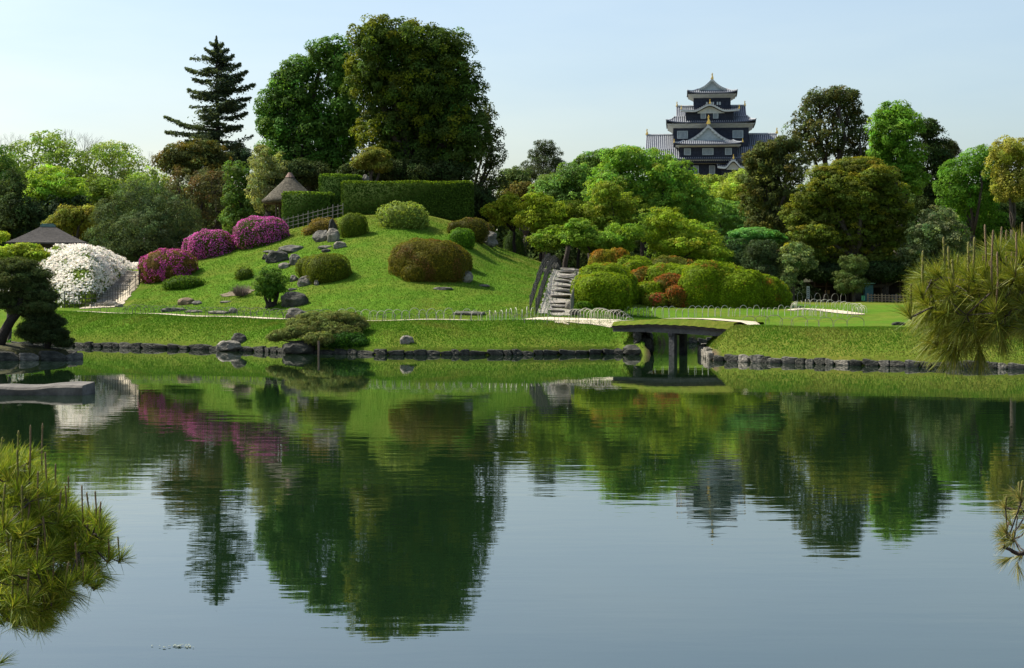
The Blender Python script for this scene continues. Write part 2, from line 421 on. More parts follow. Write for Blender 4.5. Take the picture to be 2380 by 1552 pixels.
def limb(mb, a, b, r0, r1, rs, bend=.12, n=5):
    a = Vector(a); b = Vector(b); L_ = (b - a).length; pts = []; rad = []
    o = Vector(rs.normal(size=3)) * L_ * bend
    for i in range(n + 1):
        t = i / n
        p = a.lerp(b, t) + o * math.sin(PI * t) + Vector(rs.normal(size=3)) * L_ * .015
        if i in (0, n): p = a.lerp(b, t)
        pts.append(p); rad.append(r0 + (r1 - r0) * t)
    mb.tube(pts, rad, 7); return pts
SEED = [100]
def pxblobs(Y, bl, rs, dy=.35, depth=.9):
    out = []
    for b in bl:
        u, v, ru, rv = b[:4]; y = Y + (b[4] if len(b) > 4 else rs.normal() * dy * ru / F * Y)
        p = at(u, v, y); rx = ru / F * y; rz = rv / F * y
        out.append((p.x, y, p.z, rx, max(rx, rz) * depth, rz))
    return out
def tree(name, label, cat, Y, bl, color, trunk=None, group=None, tr=.28, tmat='bark', **k):
    """bl: crown masses as picture-plane ellipses at distance Y, turned into real ellipsoids"""
    SEED[0] += 1; rs = np.random.RandomState(SEED[0])
    B = pxblobs(Y, bl, rs)
    us = [b[0] for b in bl]
    tu = trunk if trunk is not None else sum(us) / len(us)
    bx = (tu - 1190) / F * Y; bz = H(bx, Y)
    root = thing(name, label, cat, (bx, Y, bz - .05), group=group)
    off = np.array([bx, Y, bz - .05, 0, 0, 0])
    BL = [tuple(np.array(b) - off) for b in B]
    mb = MB()
    zs = sorted(b[2] for b in BL); zt = zs[len(zs) // 2]
    fork = Vector((0, 0, max(.4, min(zt * .55, zs[0] + .2))))
    limb(mb, (0, 0, 0), fork, tr, tr * .75, rs, .03)
    for b in BL:
        c = Vector(b[:3])
        if c.z < fork.z * .6: continue
        limb(mb, fork, c, tr * .5, tr * .16, rs, .08)
        for q in range(4):
            d = unit(rs.normal(size=3)); d[2] = abs(d[2])
            limb(mb, c.lerp(fork, .25 * rs.rand()), c + Vector(d * np.array(b[3:6]) * .8), tr * .16, tr * .04, rs, .08, 3)
    mb.build('trunk', M[tmat], root, smooth=True)
    crown('crown', BL, color, root, SEED[0], **k)
    return root
print('base ok')
#PART2
# ------------------------------------------------------------------ paths
def strip(name, label, pts, widths, mat, dz=.035, zf=None):
    P = [Vector((p[0], p[1], 0)) for p in pts]
    fine = []; W = []
    for i in range(len(P) - 1):
        n = max(2, int((P[i + 1] - P[i]).length / .3))
        for k in range(n):
            t = k / n; fine.append(P[i].lerp(P[i + 1], t)); W.append(widths[i] + (widths[i + 1] - widths[i]) * (t * t * (3 - 2 * t)))
    fine.append(P[-1]); W.append(widths[-1])
    for _ in range(6):
        fine = [fine[0]] + [(fine[i - 1] + fine[i] * 2 + fine[i + 1]) / 4 for i in range(1, len(fine) - 1)] + [fine[-1]]
    rows = []; nx = 9
    for i, p in enumerate(fine):
        t = (fine[min(i + 1, len(fine) - 1)] - fine[max(i - 1, 0)]).normalized(); s = Vector((-t.y, t.x, 0))
        wv = W[i] * (1 + .06 * math.sin(i * .9) + .05 * math.sin(i * 2.3))
        r = []
        for k in range(nx):
            q = p + s * wv * (k / (nx - 1) - .5)
            r.append((q.x, q.y, (zf(q) if zf else H(q.x, q.y) + dz)))
        rows.append(r)
    V = np.array(rows).reshape(-1, 3); idx = np.arange(len(V)).reshape(len(rows), nx)
    Q = np.stack([idx[:-1, :-1], idx[:-1, 1:], idx[1:, 1:], idx[1:, :-1]], -1).reshape(-1, 4)
    return tag(link(name, raw_mesh(name, V, Q, [mat], smooth=True)), label, kind='structure')
def dpt(X, d): return (X, float(shore(X)) + d)
strip('path', 'pale sand path along the far bank', [dpt(-24, 5.6), dpt(-20, 5.3), dpt(-16, 5.2), dpt(-12, 5.3), dpt(-9, 5.5), dpt(-6, 5.4), dpt(-3, 5.5), dpt(-1, 5.6), (1.0, 76.9), (2.6, 77.6), (4.0, 76.6), (5.2, 75.0)],
      [.5, .6, 1.1, 1.2, .6, .5, .7, 1.2, 3.4, 5.6, 3.6, 1.7], M['sand'])
strip('path', 'curved sand path in the far right lawn', [tuple(G(u, v)[:2]) for u, v in ((1836, 722), (1862, 718), (1900, 720), (1940, 724), (1975, 729), (2008, 731))], [.5, .9, .8, 1.4, 1.1, .4], M['sand'])

# ------------------------------------------------------------------ turf bridge
A_ = Vector((4.45, 72.1)); B_ = Vector((9.35, 68.5)); AX = (B_ - A_).normalized(); NX = Vector((-AX.y, AX.x)); LEN = (B_ - A_).length
def bz(t, arr): return float(np.interp(t, [0, .33, .66, 1], arr))
ZT = [1.45, 1.575, 1.585, 1.47]; ZF = [1.27, 1.37, 1.32, 1.18]; ZB = [1.0, 1.01, .95, .84]
br = thing('footbridge', 'low arched footbridge topped with turf over the inlet, on two posts', 'bridge', (0, 0, 0))
def bp(t, s, z): q = A_ + AX * LEN * t + NX * s; return (q.x, q.y, z)
mb = MB(); n = 26
for i in range(n):
    a, b = i / n, (i + 1) / n
    f = lambda t: bz(t, ZT) + .012 * math.sin(t * 61)
    fr = lambda t: bz(t, ZF) + .015 * math.sin(t * 83 + 1)
    mb.poly([bp(a, 0, fr(a)), bp(b, 0, fr(b)), bp(b, .22, f(b)), bp(a, .22, f(a))])
    mb.poly([bp(a, .22, f(a)), bp(b, .22, f(b)), bp(b, 2.9, f(b)), bp(a, 2.9, f(a))])
    mb.poly([bp(b, 3.1, fr(b)), bp(a, 3.1, fr(a)), bp(a, 2.9, f(a)), bp(b, 2.9, f(b))])
o = mb.build('turf_deck', M['lawn'], br)
at_ = o.data.attributes.new('Dry', 'FLOAT', 'POINT'); at_.data.foreach_set('value', np.full(len(o.data.vertices), .75, np.float32))
mb = MB()
for i in range(n):
    a, b = i / n, (i + 1) / n
    for s0, s1 in ((.03, 3.07),):
        mb.poly([bp(a, s0, bz(a, ZF) - .12), bp(b, s0, bz(b, ZF) - .12), bp(b, s0, bz(b, ZF) + .0), bp(a, s0, bz(a, ZF) + .0)])
        mb.poly([bp(b, s1, bz(b, ZF) - .12), bp(a, s1, bz(a, ZF) - .12), bp(a, s1, bz(a, ZF)), bp(b, s1, bz(b, ZF))])
        mb.poly([bp(b, s0, bz(b, ZF) - .12), bp(a, s0, bz(a, ZF) - .12), bp(a, s1, bz(a, ZF) - .12), bp(b, s1, bz(b, ZF) - .12)])
mb.build('soil_edge', M['darkwood'], br)
for s in (.12, 2.7):
    mb = MB()
    for i in range(n):
        a, b = i / n, (i + 1) / n
        h = lambda t: (bz(t, ZB), bz(t, ZF) - .125)
        P_ = [bp(a, s, h(a)[0]), bp(b, s, h(b)[0]), bp(b, s, h(b)[1]), bp(a, s, h(a)[1])]
        Q_ = [bp(a, s + .25, h(a)[0]), bp(b, s + .25, h(b)[0]), bp(b, s + .25, h(b)[1]), bp(a, s + .25, h(a)[1])]
        mb.poly(P_); mb.poly(Q_[::-1]); mb.poly([P_[1], P_[0], Q_[0], Q_[1]])
    mb.build('beam', M['concrete'], br)
for s, t in ((.25, .50), (2.6, .36)):
    mb = MB(); p = bp(t, s, 0); mb.box((p[0], p[1], .15), (.27, .27, 1.68), math.atan2(AX.y, AX.x)); mb.build('post', M['concrete'], br)
mb = MB(); mb.beam(bp(.50, .0, .93), bp(.36, 2.9, .93), .2, .12); mb.build('cross_beam', M['concrete'], br)
strip('path', 'sand path running over the turf bridge', [bp(-.06, 1.9, 0)[:2], bp(.3, 1.7, 0)[:2], bp(.7, 1.5, 0)[:2], bp(1.0, 1.35, 0)[:2], dpt(10.4, 5.6), dpt(12, 6.2), dpt(14, 7)], [1.6, 1.5, 1.4, 1.4, 1.3, 1.2, 1.0], M['sand'],
      zf=lambda q: max(H(q.x, q.y) + .035, (bz(np.clip((Vector((q.x, q.y)) - A_).dot(AX) / LEN, 0, 1), ZT) + .03) if -.12 < (Vector((q.x, q.y)) - A_).dot(AX) / LEN < 1.04 else -9))

# ------------------------------------------------------------------ rocks
def rockmesh(seed, cuts=9, rough=.18, sub=3, boxy=False):
    import bmesh
    bm = bmesh.new()
    rs = np.random.RandomState(seed)
    if boxy:
        bmesh.ops.create_cube(bm, size=1.5)
        bmesh.ops.subdivide_edges(bm, edges=bm.edges[:], cuts=4, use_grid_fill=True)
    else: bmesh.ops.create_icosphere(bm, subdivisions=sub, radius=1)
    pl = [(Vector(unit(rs.normal(size=3))), rs.uniform(.55, .85)) for _ in range(cuts)]
    so_ = Vector(rs.uniform(-9, 9, 3))
    for v in bm.verts:
        c = v.co.copy()
        if boxy and c.length > 1.0: c *= (1.0 / c.length) ** .55
        for nn, dd in pl:
            k = c.dot(nn) - dd
            if k > 0: c -= nn * k * .9
        c += c.normalized() * mnoise.fractal(c * 1.8 + so_, 1, 2, 3) * rough
        v.co = c
    me = bpy.data.meshes.new('rock'); bm.to_mesh(me); bm.free()
    co = np.zeros(len(me.vertices) * 3, np.float32); me.vertices.foreach_get('co', co); co = co.reshape(-1, 3)
    co = (co - co.min(0)) / (co.max(0) - co.min(0)) - np.array([.5, .5, .3]); me.vertices.foreach_set('co', co.ravel())
    me.update(); return me
RB = [rockmesh(i + 3) for i in range(6)]; RX = [rockmesh(i + 40, 5, .1, boxy=True) for i in range(6)]
def rockvar(base, mat, cache={}):
    k = (base.name, mat)
    if k not in cache:
        m = base.copy(); m.materials.clear(); m.materials.append(M[mat]); cache[k] = m
    return cache[k]
def rock(u, vb, wpx, hpx, label, mat='rock', i=0, depth=.8, rz=None, tilt=0, group=None, boxy=False, Y=None):
    p = G(u, vb) if Y is None else Vector((at(u, vb, Y).x, Y, at(u, vb, Y).z))
    s = F / p.y
    me = rockvar((RX if boxy else RB)[i % 6], mat)
    o = link('rock', me); W_ = wpx / s; Hh = hpx / s / .7 * 1.05
    o.scale = (W_, W_ * depth, Hh); o.location = (p.x, p.y + W_ * depth * .35, (H(p.x, p.y + W_ * depth * .3) if Y is None else p.z) + .0)
    if Y is None: o.location.z = p.z + .02
    o.rotation_euler = (0, R(tilt), R(rz if rz is not None else rnd.uniform(-12, 12)))
    return tag(o, label, 'rock', group or 'rocks set in the garden')
def pebblewall(label, pts, n, size, mat, name='stone_edging', hz=.34, boxy=True, jitter=.1):
    root = thing(name, label, 'stone edging', (0, 0, 0), group='stone edging along the pond')
    P = [Vector(p) for p in pts]; Ls = [0]
    for a, b in zip(P[:-1], P[1:]): Ls.append(Ls[-1] + (b - a).length)
    s = 0; k = 0
    while s < Ls[-1] and k < 100:
        L_ = size * rnd.uniform(.6, 1.5)
        t = s + L_ / 2; j = max(0, min(len(P) - 2, int(np.searchsorted(Ls, t)) - 1))
        q = P[j].lerp(P[j + 1], (t - Ls[j]) / (Ls[j + 1] - Ls[j])); d = (P[j + 1] - P[j]).normalized()
        m = mat if isinstance(mat, str) else rnd.choice(mat)
        o = link('stone', rockvar(RX[rnd.randrange(6)], m), root)
        hh = hz * rnd.uniform(.8, 1.25)
        o.scale = (L_ * 1.06, .42 * rnd.uniform(.8, 1.2), hh / .62)
        o.location = (q.x, q.y + rnd.uniform(-.04, .04) * jitter * 5, q.z + hh * .2)
        o.rotation_euler = (rnd.uniform(-.05, .05), rnd.uniform(-.06, .06), math.atan2(d.y, d.x) + rnd.uniform(-.08, .08))
        s += L_; k += 1
    return root
def shorepts(x0, x1, dy=-.02, z=0): return [(x, float(shore(x)) + dy, z) for x in np.linspace(x0, x1, 30)]
pebblewall('dark stone edging at the foot of the left grass bank', shorepts(-30, -9.6), 0, .6, 'darkrock', hz=.17)  # this and the middle edging: shade put into a darker stone colour
pebblewall('straight dark stone edging below the middle grass bank', shorepts(-9.6, 5.0), 0, .62, 'darkrock', hz=.17)
pebblewall('light round stone edging below the grass bank right of the bridge', shorepts(8.2, 22), 0, .5, ['palerock', 'rock', 'rock', 'darkrock'], hz=.19)
pebblewall('dark stone edging on the far side of the inlet behind the bridge', [(6.2, 86.2, 0), (8, 86.4, 0), (10, 86.55, 0), (12, 86.6, 0), (15, 86.6, 0)], 0, .6, 'darkrock', hz=.2)
pebblewall('stone edging lining the right side of the inlet beside the bridge', [(8.1, 65.6, 0), (8.25, 67, 0), (8.35, 69, 0), (8.5, 72, 0), (9.2, 75, 0), (10.2, 79, 0)], 0, .5, ['palerock', 'rock'], hz=.28)
for k, (x, y, sx, sz, i, lb) in enumerate([(5.4, 71.35, 1.1, .36, 4, 'big grey boulder at the left foot of the bridge'), (4.75, 71.85, .6, .25, 1, 'grey stone left of the big boulder at the bridge foot'),
      (6.0, 72.0, .7, .7, 2, 'dark abutment boulder under the left end of the bridge'), (6.0, 73.4, .8, .9, 3, 'dark abutment boulder behind, under the bridge'), (6.1, 74.6, .9, .9, 4, 'rear abutment boulder under the bridge')]):
    o = link('rock', rockvar(RB[i], 'darkrock')); o.scale = (sx, sx, sz / .7 * 1.1); o.location = (x, y, sz * .15); tag(o, lb, 'rock', 'boulders at the bridge')
for z_, lb_ in ((0, 'lower'), (.36, 'middle'), (.68, 'upper')):
    pebblewall(lb_ + ' course of the dark abutment wall under the left end of the bridge', [(5.55, 71.45, z_), (5.75, 73, z_), (6.1, 75.2, z_)], 0, .55, 'darkrock', hz=.34)
rocklist = [
 (675, 588, 66, 18, 'broad flat grey rock below the pink azaleas, highest on the left slope', 'rock', 0, .7), (626, 587, 34, 5, 'thin slab left of the broad flat rock', 'rock', 1, .6),
 (645, 610, 58, 26, 'dark blocky boulder in the middle of the left rock group', 'darkrock', 2, .6), (616, 604, 14, 12, 'small dark stone at the left end of the rock group', 'darkrock', 3, .8),
 (684, 616, 28, 24, 'pointed grey rock right of the dark boulder', 'rock', 4, .8), (659, 624, 28, 13, 'small rounded pale rock below the dark boulder', 'palerock', 5, .9),
 (747, 561, 46, 26, 'low brown grey rock under the lattice fence', 'rock', 1, .7), (773, 562, 32, 30, 'steep pale rock beside the round clipped bush', 'palerock', 4, .7),
 (773, 545, 22, 34, 'dark leaning slab left of the round clipped bush', 'darkrock', 3, .5),
 (756, 578, 38, 7, 'flat pale stone slab below the steep rock', 'palerock', 0, .5), (790, 577, 32, 15, 'tilted pale slab at the right of the flat stones', 'palerock', 2, .6),
 (757, 587, 22, 8, 'small mossy stone between the slabs and the clipped bush', 'darkrock', 5, .6),
 (712, 664, 46, 22, 'pale mossy rock under the left end of the clipped bush', 'palerock', 0, .6), (735, 664, 12, 12, 'small white stone at the foot of the mossy rock', 'palerock', 1, .8),
 (683, 655, 22, 14, 'grey stone left of the mossy rock', 'rock', 3, .8), (680, 676, 24, 5, 'flat grey stone right of the round tree', 'rock', 2, .6),
 (681, 713, 68, 33, 'large dark pointed boulder right of the ball shaped tree', 'darkrock', 4, .6), 
 (689, 741, 56, 24, 'big angular grey rock by the path with a raised right tip', 'rock', 3, .6),
 (429, 709, 40, 16, 'flat topped brown boulder on the left lawn', 'brownrock', 5, .7), (457, 709, 26, 9, 'small grey stone right of the brown boulder', 'rock', 1, .7),
 (403, 724, 62, 8, 'long flat grey stone by the left path', 'rock', 2, .4), (450, 727, 44, 6, 'long flat pale stone right of the grey one by the path', 'palerock', 3, .4),
 (524, 704, 30, 4, 'flat round pale stone set in the left lawn', 'palerock', 0, .6), (505, 730, 52, 7, 'long pale stone with dark rim near the left path', 'palerock', 4, .4), (540, 728, 20, 12, 'upright pointed stone near the left path', 'rock', 5, .7),
 (1078, 656, 44, 26, 'pale rock emerging under the big brown clipped bush', 'palerock', 4, .6), (1030, 674, 50, 6, 'flat slab below the big brown bush', 'rock', 2, .5), (1125, 667, 30, 5, 'flat slab in the shadow right of the big brown bush', 'rock', 1, .5),
 (1133, 571, 52, 34, 'weathered boulder under the brown bush at the hill edge', 'rock', 0, .6),
 (1273, 620, 28, 12, 'dark roof shaped stone at the top right of the hill lawn', 'rock', 2, .7), (1270, 634, 30, 9, 'flat pale stone under the dark one at the hill edge', 'palerock', 3, .6), (1292, 627, 22, 16, 'dark stone beside the right stair fence', 'darkrock', 1, .8),
 (945, 800, 34, 18, 'lone pale boulder on the middle grass bank', 'palerock', 2, .8),
 (1088, 733, 80, 8, 'long flat dark stone behind the hoop fence', 'rock', 4, .4),
 (200, 711, 28, 11, 'round stone under the white azalea', 'rock', 1, .8), (180, 712, 20, 9, 'small grey stone left under the white azalea', 'rock', 3, .8), (255, 712, 34, 12, 'pale stone at the foot of the left stairs', 'palerock', 4, .7), (275, 714, 22, 8, 'small pale stone right at the foot of the left stairs', 'palerock', 0, .7),
 (2090, 756, 34, 7, 'dark flat stone sunk in the right lawn', 'darkrock', 2, .6),
 (1322, 720, 18, 18, 'pale upright boulder beside the right stairs', 'palerock', 5, .8), (1336, 733, 26, 14, 'dark stone at the foot of the right stair fence', 'darkrock', 1, .8),
]
for r in rocklist: rock(r[0], r[1], r[2], r[3], r[4], r[5], r[6], r[7])
for (x, y, wx, wz, i, lb, mt) in [(-13.25, 75.6, 1.25, .34, 2, 'flat pale rock standing in the pond before the left bank', 'palerock'), (-12.9, 76.1, .8, .62, 4, 'dark rock at the shore behind the flat pale rock', 'darkrock'),
        (-13.35, 75.7, .22, .12, 0, 'left small round stone lying on the flat pond rock', 'palerock'), (-13.0, 75.65, .22, .12, 1, 'right small round stone lying on the flat pond rock', 'palerock'), (-9.6, 72.3, 1.5, .42, 5, 'large dark block at the shore left of the pine prop', 'darkrock')]:
    o = link('rock', rockvar(RB[i], mt)); o.scale = (wx, wx * .7, wz / .7 * 1.2); o.location = (x, y, .1 if wz > .2 else .36); tag(o, lb, 'rock', 'rocks set in the garden')
rock(850, 419, 17, 14, 'rounded grey stone top showing above the long hedge', 'rock', 3, .9, Y=113.5)

# left islet
mb = MB(); nr, na = 8, 40; vs = [(-24.5, 66.9, .75)]
for i in range(1, nr + 1):
    for k in range(na):
        a = 2 * PI * k / na; r = i / nr; wob = 1 + .08 * math.sin(3 * a) + .05 * math.sin(7 * a)
        vs.append((-24.5 + 6.3 * r * wob * math.cos(a), 66.9 + 2.0 * r * wob * math.sin(a), (.75 - .55 * r ** 3) if i < nr else -.6))
fs = [(0, 1 + k, 1 + (k + 1) % na) for k in range(na)]
for i in range(nr - 1):
    for k in range(na):
        a = 1 + i * na + k; b = 1 + i * na + (k + 1) % na; fs.append((a, a + na, b + na, b))
mb.faces(vs, fs); isl = mb.build('islet', noisemat('mossy_soil', (.02, .02, .01), (.12, .10, .03), 2.2, .95, .7, c3=(.05, .05, .018)), smooth=True); tag(isl, 'low earthen islet at the left edge of the pond', kind='structure')
pebblewall('dark rocks rimming the little islet at the left', [(-24.5 + 6.3 * math.cos(a), 66.9 + 2.05 * math.sin(a), 0) for a in np.linspace(-PI * .85, .5, 24)], 0, .75, ['darkrock', 'darkrock', 'rock'], hz=.24)
M['slabstone'] = noisemat('slabstone', (.06, .055, .045), (.17, .155, .13), 1.2, .9, .5, c3=(.11, .10, .085), bscale=5)
# flat stone slab bridge at the left edge
mb = MB(); xs = np.linspace(-17.5, -11.75, 14); prof = []
for i, x in enumerate(xs):
    zt = .17 + .06 * (x + 17.5) / 5.7 + .05 * mnoise.noise(Vector((x * 1.1, 0, 0))) + (.04 if x > -12.8 else 0); zb = -.06 + .02 * mnoise.noise(Vector((x, 5, 0)))
    yf = 44.0 + .1 * mnoise.noise(Vector((x * .9, 9, 0))); yb = 45.15 + .12 * mnoise.noise(Vector((x, 3, 0))) + .3 * (x > -12.6)
    prof.append([(x, yf + .05, zb), (x, yf, zt - .06), (x, yf + .08, zt), (x, yb - .05, zt + .03), (x, yb, zb)])
for a, b in zip(prof[:-1], prof[1:]):
    for k in range(4): mb.poly([a[k], b[k], b[k + 1], a[k + 1]])
    mb.poly([a[4], b[4], b[0], a[0]])
mb.poly(prof[-1]); mb.poly(prof[0][::-1])
tag(mb.build('stone_slab', M['slabstone']), 'long flat grey stone slab reaching over the water at the left', 'stone slab')

# ------------------------------------------------------------------ stairs, fences
def stairs(label, a, b, n, wd, tw):
    p0, p1 = G(*a), G(*b); root = thing('stone_stairs', label, 'stairs', tuple(p0))
    d = (p1 - p0); d2 = Vector((d.x, d.y, 0)).normalized(); ang = math.atan2(d2.y, d2.x) - PI / 2
    for i in range(n):
        t = (i + .5) / n; q = p0.lerp(p1, t); z = H(q.x, q.y)
        o = link('step', rockvar(RX[i % 6], 'step'), root)
        L_ = (d.length / n)
        o.scale = (wd * rnd.uniform(.72, 1.0), L_ * .55, .15); o.location = Vector((q.x + rnd.uniform(-.1, .1), q.y, z + .05)) - p0
        o.rotation_euler = (0, 0, rnd.uniform(-.06, .06))
    strip('path', 'sandy bed of the ' + label.split(' ', 1)[1], [(p0.x, p0.y - .8), (p0.x, p0.y), tuple(p0.lerp(p1, .5)[:2]), (p1.x, p1.y)], [wd * tw] * 4, M['sand'] if 'azaleas' in label else M['step'], .03)
    return p0, p1
SL = stairs('stone stairs climbing between the white and pink azaleas', (240, 712), (306, 634), 24, 1.35, 1.7)
SR = stairs('long flight of irregular stone stairs right of the grass hill', (1290, 730), (1350, 630), 34, 1.35, 1.2)
def lattice(label, pts, h=.85, sp=.28, mat='darkbamboo', name='lattice_fence', rails=3, pr=.018, group='lattice bamboo fences', zoff=0, big=6):
    P = [Vector((p[0], p[1], 0)) for p in pts]; root = thing(name, label, 'fence', (P[0].x, P[0].y, H(P[0].x, P[0].y)), group=group)
    o0 = root.location; Q = []
    for a, b in zip(P[:-1], P[1:]):
        n = max(1, int((b - a).length / sp))
        for k in range(n): Q.append(a.lerp(b, k / n))
    Q.append(P[-1]); Q = Q[:100]
    g = [Vector((q.x, q.y, H(q.x, q.y) + zoff)) - o0 for q in Q]
    for i, q in enumerate(g):
        mb = MB(); r = pr * (1.7 if i % big == 0 else 1); hh = h * (1.06 if i % big == 0 else 1)
        mb.tube([q - Vector((0, 0, .1)), q + Vector((rnd.uniform(-.01, .01), 0, hh))], r, 6); mb.build('post', M[mat], root)
    for k in range(rails):
        mb = MB(); zz = h * (.28 + .56 * k / max(1, rails - 1))
        mb.tube([q + Vector((0, -.03, zz)) for q in g], pr * .9, 5); mb.build('rail', M[mat], root)
    return root
def gp(l): return [tuple(G(u, v)[:2]) for u, v in l]
lattice('weathered lattice fence climbing beside the left hedge to the hilltop', [(at(u, 0, 107.6).x, 107.6) for u in (658, 705, 750, 797)], .9, .32, 'oldbamboo', big=5, pr=.026)
lattice('dark lattice fence in front of the left stairs', gp([(150, 716), (185, 716), (225, 714), (250, 712), (280, 700), (300, 688), (322, 668), (328, 650), (322, 636)]), .95, .25)
lattice('dark lattice fence along the white azalea side of the left stairs', gp([(196, 706), (225, 700), (243, 680), (262, 655), (290, 634)]), .85, .3)
dv = (SR[1] - SR[0]); nv = Vector((-dv.y, dv.x, 0)).normalized()
lp = [tuple((SR[0].lerp(SR[1], t) + nv * .92)[:2]) for t in np.linspace(-.02, 1.0, 8)]
lp2 = [tuple((SR[0].lerp(SR[1], t) + nv * 1.3)[:2]) for t in np.linspace(.0, 1.0, 8)]
rp = [tuple((SR[0].lerp(SR[1], t) - nv * .85)[:2]) for t in np.linspace(-.02, .38, 5)]
rp2 = [tuple((SR[0].lerp(SR[1], t) - nv * 1.15)[:2]) for t in np.linspace(.8, 1.08, 4)]
lattice('dark bamboo fence along the left side of the right stairs', lp, .8, .55, pr=.016)
lattice('second, outer bamboo fence left of the right stairs', lp2, .8, .62)
lattice('bamboo fence at the lower right side of the right stairs', rp, .9, .14, 'oldbamboo')
lattice('bamboo fence at the upper right side of the right stairs', rp2, .9, .16, 'darkbamboo')
lattice('dark bamboo gate fence at the head of the right stairs', [(SR[1].x - 1.3, SR[1].y + 1.2), (SR[1].x + 1.2, SR[1].y + 1.4)], 1.15, .12)
lattice('dark fence along the shaded right rim of the hill', gp([(1165, 566), (1200, 580)]) + [(1.2, 110), (3.5, 109)], .9, .22, zoff=.1)
lattice('light tan bamboo fence before the tea house', [(26.4, 119.5), (34.6, 117.5)], .62, .25, 'tanbamboo', big=4, pr=.035)
# hoops
def hoopmesh(h, wd, r, mat):
    mb = MB(); pts = [Vector((-wd / 2, 0, -.05))]
    for k in range(11):
        a = PI - PI * k / 10; pts.append(Vector((math.cos(a) * wd / 2, 0, h * .5 + math.sin(a) * h * .5)))
    pts.append(Vector((wd / 2, 0, -.05))); mb.tube(pts, r, 5)
    me = bpy.data.meshes.new('hoop'); me.from_pydata(mb.v, [], mb.f); me.materials.append(M[mat]); return me
def hoops(label, pts, sp=.42, h=.45, wd=.62, r=.014, mat='bamboo', group='low bamboo hoop fences'):
    me = hoopmesh(h, wd, r, mat); P = [Vector((p[0], p[1], 0)) for p in pts]
    Ls = [0]
    for a, b in zip(P[:-1], P[1:]): Ls.append(Ls[-1] + (b - a).length)
    n = min(100, int(Ls[-1] / sp)); root = thing('hoop_fence', label, 'hoop fence', (P[0].x, P[0].y, H(P[0].x, P[0].y)), group=group)
    for i in range(n):
        t = (i + .5) * Ls[-1] / n; j = max(0, min(len(P) - 2, int(np.searchsorted(Ls, t)) - 1))
        q = P[j].lerp(P[j + 1], (t - Ls[j]) / (Ls[j + 1] - Ls[j])); d = P[j + 1] - P[j]
        z = H(q.x, q.y)
        if 4.4 < q.x < 9.4:
            s_ = (Vector((q.x, q.y)) - A_).dot(NX); t_ = (Vector((q.x, q.y)) - A_).dot(AX) / LEN
            if 0 < s_ < 3.1 and 0 < t_ < 1: z = max(z, bz(t_, ZT))
        o = link('hoop', me, root); o.location = Vector((q.x, q.y + (i % 2) * .03, z)) - root.location
        o.rotation_euler = (rnd.uniform(-.08, .08), rnd.uniform(-.05, .05), math.atan2(d.y, d.x) + .75 + rnd.uniform(-.22, .22)); s = rnd.uniform(.85, 1.15); o.scale = (s, 1, s)
hoops('low hoop fence along the left part of the path, hillward side', [dpt(x, 6.8) for x in np.linspace(-23.5, -9, 12)], .5, .42, mat='oldbamboo', r=.011)
hoops('low hoop fence along the left part of the path, pond side', [dpt(x, 4.3) for x in np.linspace(-22.5, -9.5, 12)], .6, .36, mat='darkbamboo', r=.009)
hoops('low pale hoop fence below the middle of the hill', [dpt(x, 6.6) for x in np.linspace(-8.5, -1.2, 10)] + [(0, 79.2), (1.0, 80.4), (1.9, 81.0)], .42, .5, .5)
hoops('thin hoop fence on the pond side before the stairs', [dpt(x, 4.4) for x in np.linspace(-6.5, -1, 7)] + [(.5, 74.6), (2, 74.7), (3.6, 75), (4.6, 75.2)], .5, .40, mat='oldbamboo', r=.011)
hoops('pale hoop fence right of the stairs up to the bridge', [(3.0, 80.6), (4.0, 79.6), (5.0, 78.5), (6.0, 77.8), (6.9, 77.6)], .2, .5, .5)
hoops('row of tall pale hoops before the clipped azaleas', [(5.2, 87.6), (8, 88.6), (11, 88.8), (14, 89.2), (16.5, 89.6), (17.6, 90)], .36, .56, .56)
hoops('low hoops on the lawn just right of the bridge', [dpt(10.2, 7.5), dpt(11.5, 7.2), dpt(13.2, 6.8), dpt(14.6, 6.5)], .62, .42, mat='oldbamboo', r=.011)
hoops('far pale hoop fence curving round the distant sand path', gp([(1852, 732), (1900, 736), (1950, 736), (1990, 734), (2010, 730)]), .40, .40, .42, r=.012)
hoops('farthest hoop fence behind the distant sand path', gp([(1842, 722), (1850, 714), (1880, 711), (1930, 714), (1980, 720), (2010, 727)]), .4, .40, .42, r=.012)
hoops('distant hoop row before the tea house', [(at(u, 0, 118).x, 118) for u in (1850, 1900, 1970)], .6, .7, .7)

